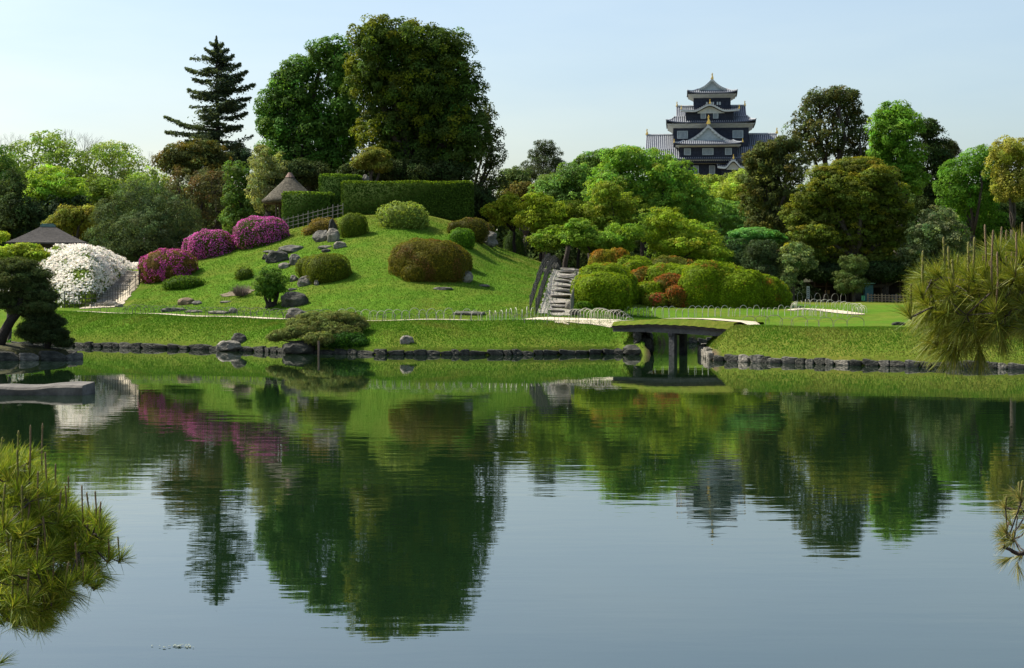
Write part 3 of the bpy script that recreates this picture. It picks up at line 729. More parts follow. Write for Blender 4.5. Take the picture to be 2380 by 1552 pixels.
# ------------------------------------------------------------------ clipped bushes
def lobed(name, E, color, seed, leaf=.055, parent=None, mat='leaf', ncol=.25, lump=.04, zmin=None, cover=1.0, tip=None, tipf=0, ruf=.36, box=2.5, tipz=None, stick=0):
    """clipped foliage surface: many small leaves on a union of ellipsoids round an inner leafy body"""
    rs = np.random.RandomState(seed); P, Nn = [], []
    E = np.array(E, float)
    for i, e in enumerate(E):
        r = e[3:6]; area = 4 * PI * (((r[0] * r[1]) ** 1.6 + (r[0] * r[2]) ** 1.6 + (r[1] * r[2]) ** 1.6) / 3) ** (1 / 1.6)
        n = int(area / (leaf * leaf * 1.15) * cover)
        d = unit(rs.normal(size=(n, 3))); d = d[(d[:, 1] < .5) | (rs.rand(n) < .6)]
        lm = 1 + lump * (np.sin(d[:, 0] * 7 + e[0] * 3) * np.sin(d[:, 1] * 6 + e[1]) + .6 * np.sin(d[:, 2] * 11 + d[:, 0] * 9 + i)) + rs.normal(0, .012, len(d))
        d = d * (np.abs(d) ** box).sum(1, keepdims=True) ** (-1 / box)
        c = e[:3] + d * r * lm[:, None]; ins = np.zeros(len(c), bool)
        for j, q in enumerate(E):
            if j != i: ins |= (np.abs((c - q[:3]) / q[3:6]) ** box).sum(1) < .93
        if zmin is not None: ins |= c[:, 2] < zmin
        c = c[~ins]; nn = unit(np.sign(d[~ins]) * np.abs(d[~ins]) ** (box - 1) / r); P.append(c); Nn.append(nn)
    P = np.concatenate(P); N0 = np.concatenate(Nn)
    P = P + N0 * rs.uniform(-.3, .9, (len(P), 1)) * leaf * (1 + stick)
    N1 = unit(N0 + rs.normal(size=N0.shape) * ruf)
    sz = leaf * rs.uniform(.7, 1.25, len(P))
    color = np.array(color) * np.array((1.15, 1.18, .75))
    f = np.array([mnoise.noise(Vector(p) * 1.1 + Vector((seed, 0, 0))) for p in P])
    if tipz: f = f + tipz * ((P[:, 2] - P[:, 2].min()) / np.ptp(P[:, 2]) - .62)
    f2 = np.array([mnoise.noise(Vector(p) * 4 + Vector((seed, 7, 0))) for p in P])
    cc = np.array(color) * np.exp(ncol * 1.2 * f2 + rs.normal(0, .14, len(P)))[:, None] * np.exp(rs.normal(0, .05, (len(P), 3)))
    if tip is not None:
        k = np.clip((f + (tipf - .5) * 1.6 + rs.normal(0, .12, len(P))) * 3, 0, 1)[:, None]
        cc = cc * (1 - k) + np.array(tip) * np.exp(rs.normal(0, .15, (len(P), 1))) * k
    V, Q = leafquads(P, N1, sz, .6, rs)
    VV, QQ, CC = [V], [Q], [cc]; off = len(V)
    for e in E:      # inner body
        nu, nv_ = 20, 10; g = []
        for a in range(nv_ + 1):
            th = PI * a / nv_
            for b in range(nu):
                ph = 2 * PI * b / nu; dd = np.array([math.sin(th) * math.cos(ph), math.sin(th) * math.sin(ph), math.cos(th)]); g.append(e[:3] + e[3:6] * .93 * dd * (np.abs(dd) ** box).sum() ** (-1 / box))
        g = np.array(g)
        if zmin is not None: g[:, 2] = np.maximum(g[:, 2], zmin - .1)
        q = [[a * nu + b, (a + 1) * nu + b, (a + 1) * nu + (b + 1) % nu, a * nu + (b + 1) % nu] for a in range(nv_) for b in range(nu)]
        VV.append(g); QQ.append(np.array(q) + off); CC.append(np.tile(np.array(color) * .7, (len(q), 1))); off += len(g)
    return link(name, raw_mesh(name, np.concatenate(VV), np.concatenate(QQ), [M[mat]], fcol=np.clip(np.concatenate(CC), 0, 1)), parent), (P, N0)
def blossoms(name, P, N0, color, color2, seed, parent, size=.05, frac=.6, patch=1.0, zr=None, tipz=0):
    rs = np.random.RandomState(seed)
    f = np.array([mnoise.noise(Vector(p) * 2.2 + Vector((seed, 3, 0))) for p in P]) + .5 * np.array([mnoise.noise(Vector(p) * .7 + Vector((seed, 3, 9))) for p in P])
    zz = (P[:, 2] - P[:, 2].min()) / (np.ptp(P[:, 2]) + 1e-6)
    k = rs.rand(len(P)) < np.clip(frac + patch * f + tipz * (zz - .5), 0, 1)
    P = P[k] + N0[k] * size * .6; Nn = unit(N0[k] + rs.normal(size=N0[k].shape) * .5)
    c = np.where(rs.rand(len(P), 1) < .6, np.array(color), np.array(color2)) * np.exp(rs.normal(0, .12, (len(P), 1)))
    V, Q = leafquads(P, Nn, size * rs.uniform(.7, 1.3, len(P)), .85, rs)
    o = link(name, raw_mesh(name, V, Q, [M['petal']], fcol=np.clip(c, 0, 1)), parent); return o
BS = [500]
def bush(name, label, lobes, color, vb=None, cat='bush', group=None, depth=.85, flowers=None, leaf=.055, sink=.25, **k):
    """lobes: (u, vtop, vbase, halfwidth[, dY]) in the photograph; the foot of each stands on the ground seen there"""
    BS[0] += 1; E = []
    for l in lobes:
        u, vt, vbse, hw = l[:4]; g = G(u, vbse); s = F / g.y
        rx = hw / s; ry = rx * depth; yc = g.y + ry * .75 + (l[4] if len(l) > 4 else 0)
        zt = at(u, vt, yc).z; zb = g.z
        if len(l) > 4 and l[4]: zb = min(zb, H(g.x, yc))
        h = max(zt - zb, .25); x = (u - 1190) / F * yc
        rz = h * (.5 + sink * .5) ; E.append((x, yc, zt - rz, rx, ry, rz))
    if k.get('folds'):
        rf = np.random.RandomState(BS[0]); E0 = list(E)
        for (x, y, z, rx, ry, rz) in E0:
            for q in range(k['folds']):
                a = rf.uniform(-PI, 0.4) ; t = rf.uniform(.15, 1.25); s_ = rf.uniform(.34, .52)
                d = np.array([math.cos(a) * math.sin(t), math.sin(a) * math.sin(t), math.cos(t)])
                E.append((x + rx * d[0] * .66, y + ry * d[1] * .66, z + rz * d[2] * .66, rx * s_, ry * s_, rz * s_ * .95))
    k.pop('folds', None)
    o3 = np.array([E[0][0], E[0][1], H(E[0][0], E[0][1]), 0, 0, 0]); El = [tuple(np.array(e) - o3) for e in E]
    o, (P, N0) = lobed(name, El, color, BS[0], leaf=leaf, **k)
    o.location = tuple(o3[:3]); tag(o, label, cat, group)
    if flowers:
        for fl in flowers: blossoms('blossom', P, N0, fl[0], fl[1], BS[0] + fl[3] if len(fl) > 3 else BS[0], o, frac=fl[2], size=fl[4] if len(fl) > 4 else .05, patch=fl[5] if len(fl) > 5 else .6, tipz=fl[6] if len(fl) > 6 else 0)
    return o
MAG = ((.56, .07, .34), (.70, .18, .48)); LEAFG = (.07, .12, .025)
AZ = 'flowering azaleas on the left flank of the hill'
bush('azalea_bush', 'topmost magenta azalea dome below the thatched arbor', [(607, 505, 571, 63)], (.10, .12, .04), cat='azalea', group=AZ, flowers=[(MAG[0], MAG[1], .62, 1, .045, .7)])
bush('azalea_bush', 'middle magenta azalea dome on the left flank', [(492, 536, 598, 52), (455, 550, 602, 30)], (.10, .10, .04), cat='azalea', group=AZ, flowers=[(MAG[0], MAG[1], .62, 1, .045, .7)])
bush('azalea_bush', 'fading magenta and brown azalea beside the left stairs, lowest of the pink ones', [(395, 580, 652, 60), (362, 590, 655, 38), (425, 590, 640, 33)], (.17, .11, .05), cat='azalea', group=AZ, flowers=[(MAG[0], (.55, .10, .30), .34, 1, .045, 1.4)])
bush('azalea_bush', 'small pale pink and white azalea behind the magenta ones', [(412, 556, 594, 30), (440, 550, 584, 24)], (.12, .17, .05), cat='azalea', group=AZ, flowers=[((.8, .62, .66), (.85, .8, .78), .5, 1, .06, .6)])
bush('shrub', 'pale green leafy shrub behind the topmost magenta azalea', [(552, 500, 548, 36), (530, 512, 552, 20), (575, 503, 545, 25)], (.20, .30, .08), cat='shrub', ruf=.9, stick=1.5, leaf=.08)
def white_bank():
    rs = np.random.RandomState(77)
    p1, p2 = G(228, 706), G(302, 636); e = np.array([p2.x - p1.x, p2.y - p1.y]); e /= np.linalg.norm(e)
    xl = (40 - 1190) / F * 98; org = np.array([p1.x, p1.y, H(p1.x, p1.y)])
    def surf(X, Y):
        dr = e[1] * (p1.x - X) - e[0] * (p1.y - Y)          # distance left of the stairs line
        yf = p1.y - .9 + .25 * np.sin(X * 1.3); u = 1190 + X * F / Y
        zt = np.interp(u, [40, 120, 190, 240, 270, 300, 325], [5.35, 5.55, 5.6, 5.45, 5.15, 4.7, 4.2])
        fy = np.clip((Y - yf) / 8.5, 0, 1); fy = np.sin(fy * PI / 2) ** .62
        fx = np.clip((dr - .25) / 2.6, 0, 1); fx = np.sqrt(np.clip(1 - (1 - fx) ** 2, 0, 1))
        fl = np.sqrt(np.clip((X - xl) / 1.5, 0, 1)); fb = np.sqrt(np.clip((110 - Y) / 2.0, 0, 1))
        h = Hn(X, Y); w = np.minimum(np.minimum(fy, fx), np.minimum(fl, fb))
        lump = .10 * np.sin(X * 2.1 + Y * .7) * np.sin(Y * 1.6) + .06 * np.sin(X * 4.3) * np.sin(Y * 3.1 + 1)
        return np.where((w > 0), h - .05 + (np.maximum(zt - h, .4)) * w + lump * w, h - .5), (w > 0)
    xs = np.linspace(xl - .1, p2.x + .8, 90); ys = np.linspace(p1.y - 1.5, 110.2, 110); X, Y = np.meshgrid(xs, ys); Z, ok = surf(X, Y)
    Vb = np.stack([X, Y, Z], -1).reshape(-1, 3) - org; idx = np.arange(X.size).reshape(X.shape)
    Qb = np.stack([idx[:-1, :-1], idx[:-1, 1:], idx[1:, 1:], idx[1:, :-1]], -1); okq = ok[:-1, :-1] | ok[1:, 1:]; Qb = Qb[okq].reshape(-1, 4)
    n = 60000; x = rs.uniform(xs[0], xs[-1], n); y = rs.uniform(ys[0], ys[-1], n); z, k = surf(x, y)
    gx = (surf(x + .05, y)[0] - surf(x - .05, y)[0]) / .1; gy = (surf(x, y + .05)[0] - surf(x, y - .05)[0]) / .1
    gx = np.clip(gx, -6, 6); gy = np.clip(gy, -6, 6); slope = np.sqrt(1 + gx * gx + gy * gy)
    k &= rs.rand(n) < np.clip(slope / 3.0, .25, 1); N0 = unit(np.stack([-gx, -gy, np.ones(n)], 1))[k]; P = (np.stack([x, y, z], 1) - org)[k]
    PP = P + N0 * rs.uniform(-.02, .08, (len(P), 1)); c = np.array((.20, .29, .04)) * np.exp(rs.normal(0, .2, (len(P), 1)))
    V, Q = leafquads(PP, unit(N0 + rs.normal(size=N0.shape) * .45), .075 * rs.uniform(.7, 1.3, len(P)), .6, rs)
    o = link('azalea_bush', raw_mesh('azalea_bush', np.concatenate([V, Vb]), np.concatenate([Q, Qb + len(V)]), [M['leaf']], fcol=np.clip(np.concatenate([c, np.tile((.12, .17, .03), (len(Qb), 1))]), 0, 1)))
    o.location = tuple(org); tag(o, 'huge bank of white flowering azalea sloping beside the left stairs', 'azalea', AZ)
    f = np.array([mnoise.noise(Vector(p) * .8) + .6 * mnoise.noise(Vector(p) * 3) for p in P]); hh = np.clip((P[:, 2] - .2) / 1.6, 0, 1)
    kk = rs.rand(len(P)) < np.clip(.05 + .75 * hh + 1.3 * f, .04, .93); P2 = np.repeat(P[kk], 2, 0) + rs.normal(0, .045, (kk.sum() * 2, 3)); N2 = np.repeat(N0[kk], 2, 0)
    c2 = np.array((.86, .86, .72)) * np.exp(rs.normal(0, .08, (len(P2), 1)))
    V, Q = leafquads(P2 + N2 * .10, unit(N2 + rs.normal(size=N2.shape) * .45), .062 * rs.uniform(.7, 1.3, len(P2)), .85, rs)
    link('blossom', raw_mesh('blossom', V, Q, [M['petal']], fcol=np.clip(c2, 0, 1)), o)
white_bank()
SH = 'small shrubs on the left lawn'
bush('low_shrub', 'wide low spreading green shrub on the left lawn', [(427, 643, 672, 36), (405, 650, 673, 24), (450, 646, 668, 24)], (.07, .13, .02), cat='shrub', group=SH, ruf=.9, stick=1)
bush('low_shrub', 'small compact shrub left of the ball shaped tree', [(569, 623, 650, 19), (560, 630, 650, 12)], (.08, .12, .025), cat='shrub', group=SH, ruf=.9, stick=1)
bush('clipped_bush', 'oblong clipped bush growing over a pale mossy rock', [(765, 590, 657, 50), (722, 596, 640, 33), (745, 592, 650, 40)], (.10, .125, .018), group='clipped bushes on the hill', leaf=.045)
bush('clipped_bush', 'round clipped bush left of the hill crown, beside the steep rock', [(822, 496, 550, 33)], (.09, .13, .018), group='clipped bushes on the hill', leaf=.045)
bush('clipped_bush', 'pale oval bush with loose leaves before the long hedge', [(935, 474, 530, 50), (905, 480, 526, 28), (965, 480, 525, 27)], (.18, .24, .07), group='clipped bushes on the hill', ruf=.9, stick=1.5, leaf=.08)
bush('clipped_bush', 'large brown lobed clipped bush in the middle of the hill', [(985, 556, 648, 72), (948, 572, 640, 44), (1030, 562, 655, 58), (1066, 578, 628, 30, .5), (967, 612, 655, 33), (1000, 575, 655, 60), (1082, 596, 632, 15, .4)], (.115, .105, .018), group='clipped bushes on the hill', leaf=.045, tip=(.15, .085, .025), tipf=.42, folds=2)
bush('clipped_bush', 'small bright green ball bush at the right of the hill', [(1073, 531, 574, 30)], (.08, .17, .02), group='clipped bushes on the hill', leaf=.05)
bush('clipped_bush', 'flat topped brown green bush on a boulder at the hill edge', [(1095, 507, 556, 40), (1125, 518, 556, 24), (1060, 514, 545, 20)], (.085, .085, .02), group='clipped bushes on the hill', leaf=.05, tip=(.14, .08, .03), tipf=.4)
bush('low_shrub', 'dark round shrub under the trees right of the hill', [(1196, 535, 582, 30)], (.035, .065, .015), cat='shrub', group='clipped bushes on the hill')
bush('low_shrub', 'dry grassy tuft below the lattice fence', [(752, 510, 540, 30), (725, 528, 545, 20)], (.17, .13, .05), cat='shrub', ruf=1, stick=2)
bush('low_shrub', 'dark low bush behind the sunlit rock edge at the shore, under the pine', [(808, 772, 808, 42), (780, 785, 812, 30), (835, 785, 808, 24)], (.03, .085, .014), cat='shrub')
MO = 'clipped azalea mounds right of the stairs'
YG = (.15, .22, .015); OR = (.28, .14, .025)
for lb, lobes, colr, tp, tf in [
 ('large rounded yellow green clipped azalea nearest the right stairs', [(1402, 636, 714, 66), (1405, 613, 690, 64, 2.2), (1448, 636, 712, 36, .8), (1358, 640, 700, 30)], YG, OR, .22),
 ('orange brown clipped azalea highest behind the stairs', [(1400, 583, 655, 32), (1436, 579, 655, 30)], (.20, .19, .022), (.30, .15, .02), .55),
 ('flat yellow green clipped azalea second row left', [(1466, 596, 662, 50), (1476, 606, 668, 32)], YG, OR, .15),
 ('dull olive clipped azalea at the back of the mounds', [(1552, 596, 668, 46), (1590, 606, 672, 36)], (.10, .12, .025), OR, .3),
 ('orange tipped clipped azalea low in the centre left', [(1497, 624, 690, 34)], (.14, .13, .025), (.28, .11, .02), .6),
 ('broad yellow green clipped azalea in the centre', [(1548, 614, 694, 58), (1512, 655, 706, 36), (1590, 620, 700, 50)], YG, OR, .25),
 ('brown orange clipped azalea in front of the centre mound', [(1556, 640, 706, 44), (1578, 664, 714, 30)], (.12, .11, .022), (.26, .09, .02), .6),
 ('tall wide yellow green clipped azalea with orange crest', [(1640, 609, 714, 58), (1675, 614, 714, 56, .5), (1610, 640, 714, 34)], YG, OR, .3),
 ('green clipped azalea right of the tallest mound', [(1728, 630, 714, 50), (1700, 640, 714, 40), (1690, 620, 690, 50, 1.5)], YG, OR, .2),
 ('rightmost sloping clipped azalea with orange crest', [(1770, 642, 712, 46), (1795, 654, 712, 38), (1815, 668, 712, 24)], YG, (.28, .12, .02), .35),
 ('small red and green clipped azalea in front', [(1524, 683, 713, 30)], (.15, .19, .025), (.30, .07, .035), .5)]:
    bush('clipped_azalea', lb, lobes, colr, cat='azalea', group=MO, leaf=.06, tip=tp, tipf=tf, lump=.05, folds=5, tipz=.5, box=2.8)
for lb, lobes in [('low bright green bush at the right foot of the stairs', [(1360, 687, 711, 33)]), ('tiny green ball below the low bush near the stairs', [(1357, 701, 717, 19)]), ('small green ball bush before the azalea mounds', [(1425, 691, 715, 19)])]:
    bush('clipped_bush', lb, lobes, (.085, .17, .02), group='small green balls at the mounds')
# hedges
def hedge(label, uv, Y, dep, color, seed, front=None, leaf=.07):
    (u0, u1, vt, vb) = uv; a, b = at(u0, vt, Y), at(u1, vb, Y)
    x0, x1, z1 = a.x, b.x, a.z; z0 = min(H(x0, Y), H(x1, Y), b.z) - .15
    rs = np.random.RandomState(seed); P, Nn = [], []
    def face(n, f, nn):
        q = rs.rand(n, 2); p = np.array([f(s, t) for s, t in q]); P.append(p); Nn.append(np.tile(nn, (n, 1)))
    k = 1 / (leaf * leaf * 1.05); W_, Hh = x1 - x0, z1 - z0
    ru = min(.12, dep * .2)
    face(int(W_ * Hh * k), lambda s, t: (x0 + s * W_, Y - .04 * math.sin(s * W_ * 2), z0 + t * Hh), (0, -1, 0))
    face(int(W_ * Hh * k * .6), lambda s, t: (x0 + s * W_, Y + dep, z0 + t * Hh), (0, 1, 0))
    face(int(W_ * dep * k * 1.3), lambda s, t: (x0 + s * W_, Y + t * dep, z1 + .03 * math.sin(s * W_ * 1.7)), (0, 0, 1))
    for xx, nx in ((x0, -1), (x1, 1)): face(int(dep * Hh * k), lambda s, t: (xx, Y + s * dep, z0 + t * Hh), (nx, 0, 0))
    P = np.concatenate(P); Nn = np.concatenate(Nn).astype(float)
    P = P + Nn * rs.uniform(-.4, 1.4, (len(P), 1)) * leaf * 1.1
    N1 = unit(Nn + rs.normal(size=Nn.shape) * .4)
    cc = np.array(color) * np.exp(rs.normal(0, .22, (len(P), 1)))
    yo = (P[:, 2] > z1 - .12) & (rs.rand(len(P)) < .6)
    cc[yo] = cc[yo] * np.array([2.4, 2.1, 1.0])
    V, Q = leafquads(P, N1, leaf * rs.uniform(.7, 1.3, len(P)), .6, rs)
    bx = np.array([[x, y, z] for z in (z0, z1 - .06) for x, y in ((x0 + .06, Y + .06), (x1 - .06, Y + .06), (x1 - .06, Y + dep - .06), (x0 + .06, Y + dep - .06))])
    bq = np.array([(0, 3, 2, 1), (4, 5, 6, 7), (0, 1, 5, 4), (1, 2, 6, 5), (2, 3, 7, 6), (3, 0, 4, 7)]) + len(V)
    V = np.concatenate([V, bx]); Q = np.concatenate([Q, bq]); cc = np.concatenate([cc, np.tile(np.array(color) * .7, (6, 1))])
    V = V - np.array([x0, Y, z0])
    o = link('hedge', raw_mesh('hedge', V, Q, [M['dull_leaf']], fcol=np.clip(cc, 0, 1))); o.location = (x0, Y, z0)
    tag(o, label, 'hedge', 'clipped hedges on the hilltop')
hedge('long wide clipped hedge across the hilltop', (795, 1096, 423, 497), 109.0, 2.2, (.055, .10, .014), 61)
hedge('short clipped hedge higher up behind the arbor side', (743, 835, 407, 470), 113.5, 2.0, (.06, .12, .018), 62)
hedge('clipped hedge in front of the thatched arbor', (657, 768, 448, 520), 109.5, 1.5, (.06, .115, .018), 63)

# bare twig shrub
tg = thing('twig_shrub', 'bare brown twiggy shrub left of the ball shaped tree', 'shrub', tuple(G(560, 688)), group=SH)
mb = MB(); rs = np.random.RandomState(5)
for i in range(260):
    a = rs.uniform(0, 2 * PI); r0 = rs.uniform(0, .3); l = rs.uniform(.45, .75)
    p0 = Vector((math.cos(a) * r0, math.sin(a) * r0, 0)); d = Vector((math.cos(a) * rs.uniform(.2, .9), math.sin(a) * rs.uniform(.2, .9), 1)).normalized()
    m_ = p0 + d * l * .5; mb.tube([p0, m_, m_ + (d + Vector(rs.normal(size=3)) * .3).normalized() * l * .5], [.01, .007, .004], 3)
mb.build('twigs', noisemat('twig', (.10, .07, .06), (.22, .17, .14), 8), tg)
gq = G(548, 688)
mb = MB(); nn = 26
ring = [(gq.x + math.cos(2 * PI * k / nn) * .95 * (1 + .15 * math.sin(k * 1.7)), gq.y + .5 + math.sin(2 * PI * k / nn) * .6 * (1 + .15 * math.sin(k * 2.3))) for k in range(nn)]
mb.poly([(x, y, H(x, y) + .04) for x, y in ring]); tag(mb.build('bare_soil', M['dirt']), 'patch of bare soil around the twig shrub', kind='structure')
# ball shaped tree
def balltree():
    g = G(630, 712); s = F / g.y; root = thing('ball_tree', 'small tree clipped to a ball on a stout dark trunk', 'tree', tuple(g))
    rs = np.random.RandomState(9); mb = MB(); c = Vector((0, 0, 50 / s))
    for a, r in ((0, .16), (2.1, .12), (4.0, .11)):
        limb(mb, (math.cos(a) * .12, math.sin(a) * .12, -.1), c + Vector((math.cos(a) * .45, math.sin(a) * .45, -.1)), r, .05, rs, .08)
    mb.tube([(0, 0, -.1), (0, 0, .25)], [.36, .2], 9)
    mb.build('trunk', M['darkbark'], root, smooth=True)
    r = 40 / s
    crown('crown', [(0, 0, 54 / s, r, r, 34 / s)], (.06, .13, .018), root, 77, leaf=.07, clump=.25, dens=1.3, fill=.5)
balltree()
# ------------------------------------------------------------------ trees
def T(*a, **k): return tree(*a, **k)
GL = 'trees of the left wood'
T('maple_tree', 'light green spring maple with the highest crown at the far left', 'tree', 168, [(118, 342, 45, 34), (75, 375, 60, 40), (150, 380, 50, 40), (100, 420, 60, 45), (40, 400, 40, 40)], (.17, .27, .07), leaf=.2, clump=.95, dens=.8, fill=.15, gap=.12, group=GL)
T('maple_tree', 'green tree cut by the left edge of the picture', 'tree', 160, [(0, 375, 32, 34), (-25, 400, 50, 50), (12, 420, 32, 36)], (.10, .19, .045), leaf=.2, clump=.9, dens=.9, group=GL)
T('maple_tree', 'pale green feathery tree left of the conifer', 'tree', 172, [(262, 362, 60, 24), (220, 385, 60, 34), (300, 385, 34, 26), (255, 410, 70, 40), (320, 415, 45, 34)], (.19, .29, .08), leaf=.18, clump=.8, dens=.7, fill=.1, gap=.2, group=GL)
T('broadleaf_tree', 'yellow green tree behind the tall conifer', 'tree', 165, [(350, 430, 45, 34), (385, 445, 40, 34), (325, 460, 50, 36), (300, 440, 30, 26)], (.14, .22, .05), leaf=.2, clump=.9, dens=.8, gap=.12, group=GL)
T('maple_tree', 'bright layered young maple above the dark house', 'tree', 140, [(115, 412, 44, 26), (150, 440, 50, 26), (92, 452, 36, 20), (140, 470, 40, 22)], (.20, .33, .05), trunk=155, leaf=.16, clump=.7, flat=.5, fill=.1, gap=.1, group=GL)
T('evergreen_tree', 'dark evergreen at the far left behind the house', 'tree', 136, [(22, 445, 40, 42), (30, 500, 45, 45), (0, 540, 40, 50), (70, 520, 40, 36)], (.035, .06, .022), leaf=.17, clump=.75, mat='dull_leaf', group=GL)
T('evergreen_tree', 'dark blue green evergreen right behind the house roof', 'tree', 138, [(105, 500, 48, 40), (80, 545, 55, 34), (150, 530, 36, 30), (175, 490, 32, 34)], (.025, .05, .028), leaf=.17, clump=.7, mat='dull_leaf', group=GL)
T('broadleaf_tree', 'mid green tree with yellowish top beside the dome shaped pine', 'tree', 146, [(232, 445, 45, 30), (270, 470, 42, 34), (215, 480, 34, 30), (250, 510, 50, 42), (310, 478, 34, 28)], (.10, .17, .035), leaf=.17, clump=.75, trunk=222, gap=.05, group=GL)
T('shrub_tree', 'small golden green tree right of the house roof', 'tree', 124, [(160, 508, 30, 22), (185, 522, 32, 26), (138, 528, 30, 22), (205, 500, 20, 18)], (.15, .17, .03), leaf=.13, clump=.55, group=GL)
T('dome_tree', 'great dome shaped grey green pine behind the white azalea', 'tree', 121, [(330, 470, 70, 45), (385, 500, 70, 50), (275, 510, 60, 48), (330, 540, 85, 50), (250, 560, 50, 34), (420, 545, 60, 46), (300, 590, 70, 30), (380, 585, 60, 30)], (.060, .095, .050), leaf=.13, clump=.6, dens=.9, tr=.35, mat='dull_leaf', group=GL, aspect=.35)
T('oak_tree', 'dark tree with orange brown young leaves under the conifer', 'tree', 134, [(425, 358, 46, 22), (470, 352, 45, 24), (505, 370, 30, 24), (400, 378, 36, 18), (450, 385, 60, 26)], (.06, .075, .025), tip=(.15, .13, .03), tipf=.35, leaf=.15, clump=.6, gap=.1, mat='dull_leaf', trunk=455, group=GL)
T('oak_tree', 'sparse brown grey tree with bare twigs left of the arbor', 'tree', 130, [(450, 420, 60, 30), (500, 440, 55, 40), (430, 460, 50, 36), (540, 470, 45, 40), (480, 490, 60, 40), (440, 515, 60, 34)], (.075, .085, .045), tip=(.13, .10, .05), tipf=.3, leaf=.13, clump=.55, gap=.22, dens=.7, fill=.15, mat='dull_leaf', group=GL)
T('broadleaf_tree', 'bright green small tree between the conifer and the arbor', 'tree', 126, [(552, 405, 26, 28), (575, 440, 30, 40), (545, 460, 26, 34), (590, 490, 30, 34), (550, 505, 34, 24)], (.07, .14, .03), leaf=.13, clump=.5, gap=.12, trunk=570, group=GL)
T('broadleaf_tree', 'pale variegated tree at the left foot of the great green tree', 'tree', 121, [(612, 385, 22, 46), (632, 420, 24, 40), (605, 440, 24, 36), (650, 395, 26, 34), (618, 470, 26, 24)], (.20, .24, .12), leaf=.13, clump=.5, gap=.15, fill=.1, group=GL)
T('dark_pine', 'dark fir like tree right behind the conifer foot', 'tree', 150, [(555, 362, 32, 16), (580, 375, 16, 12), (540, 385, 30, 16)], (.025, .05, .035), leaf=.14, clump=.5, gap=.15, mat='dull_leaf', group=GL)
# central giants
T('camphor_tree', 'huge bright green tree left of the olive giant', 'tree', 129, [(772, 125, 48, 30), (800, 175, 55, 60), (700, 165, 42, 32), (668, 205, 30, 40), (700, 240, 62, 60), (640, 240, 36, 34), (628, 285, 26, 34), (655, 320, 46, 56), (740, 300, 66, 60), (800, 280, 50, 80), (700, 380, 70, 34), (780, 372, 46, 34), (650, 372, 40, 30)], (.060, .14, .025), trunk=720, leaf=.18, clump=.85, tr=.6, gap=.03, fill=.4)
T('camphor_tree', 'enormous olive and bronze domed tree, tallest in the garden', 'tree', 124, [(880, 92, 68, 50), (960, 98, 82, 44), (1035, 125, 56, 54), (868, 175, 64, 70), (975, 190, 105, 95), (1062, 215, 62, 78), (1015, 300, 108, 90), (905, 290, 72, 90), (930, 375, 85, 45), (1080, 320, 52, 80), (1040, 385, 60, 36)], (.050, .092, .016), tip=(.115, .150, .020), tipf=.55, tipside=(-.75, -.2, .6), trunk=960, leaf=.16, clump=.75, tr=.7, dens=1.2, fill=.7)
T('slender_tree', 'thin tree with open branches at the right side of the olive giant', 'tree', 127, [(1132, 275, 16, 30), (1143, 320, 24, 34), (1120, 350, 22, 30), (1150, 365, 18, 26), (1125, 410, 38, 30), (1105, 445, 44, 34), (1150, 430, 30, 34)], (.045, .065, .02), trunk=1100, leaf=.14, clump=.5, gap=.2, dens=.8, fill=.1, mat='dull_leaf')
T('evergreen_tree', 'yellow green understorey tree between the two giants', 'tree', 119, [(870, 362, 30, 14), (850, 378, 26, 12), (885, 385, 22, 12)], (.14, .16, .03), leaf=.13, clump=.45, flat=.5)
for lb, x, bl in [('dark understorey evergreen behind the high hedge, leftmost', 700, [(690, 400, 46, 24), (740, 410, 40, 24), (660, 425, 30, 24)]), ('dark understorey evergreen behind the long hedge, middle', 900, [(830, 405, 40, 24), (890, 400, 60, 26), (960, 405, 60, 26)]), ('dark understorey evergreen behind the long hedge, right', 1060, [(1040, 410, 60, 30), (1100, 470, 40, 40), (1130, 480, 40, 34)])]:
    T('evergreen_tree', lb, 'tree', 122, bl, (.028, .045, .014), trunk=x, leaf=.15, clump=.6, mat='dull_leaf', fill=.5, group='understorey under the giants')
# middle
GM = 'trees of the middle wood'
T('pine_tree', 'slender dark pine standing above the middle wood', 'pine tree', 190, [(1265, 338, 22, 13), (1285, 355, 18, 12), (1248, 360, 20, 12), (1270, 375, 30, 14), (1232, 388, 18, 12), (1295, 378, 13, 10), (1255, 400, 34, 14), (1225, 408, 18, 10), (1290, 405, 22, 12)], (.045, .065, .035), trunk=1264, leaf=.17, clump=.5, gap=.12, fill=.1, mat='dull_leaf', aspect=.3, group=GM)
T('broadleaf_tree', 'grey green tree right of the giants', 'tree', 165, [(1198, 410, 28, 18), (1180, 440, 30, 34), (1215, 435, 30, 24), (1290, 430, 40, 22)], (.08, .13, .045), leaf=.17, clump=.7, group=GM)
T('oak_tree', 'small tree with rusty leaves right of the giants', 'tree', 158, [(1202, 448, 30, 20), (1220, 440, 20, 14)], (.11, .10, .03), leaf=.15, clump=.5, group=GM)
T('broadleaf_tree', 'blue green tree left of the broad bright tree', 'tree', 152, [(1340, 410, 44, 28), (1300, 432, 42, 26), (1375, 425, 36, 34), (1275, 455, 44, 30), (1330, 460, 60, 36)], (.09, .18, .045), leaf=.17, clump=.7, group=GM)
T('broadleaf_tree', 'dark green tree top peeping left of the broad bright tree', 'tree', 175, [(1375, 380, 36, 22), (1350, 395, 30, 20), (1400, 372, 30, 20)], (.09, .17, .04), leaf=.18, clump=.7, group=GM)
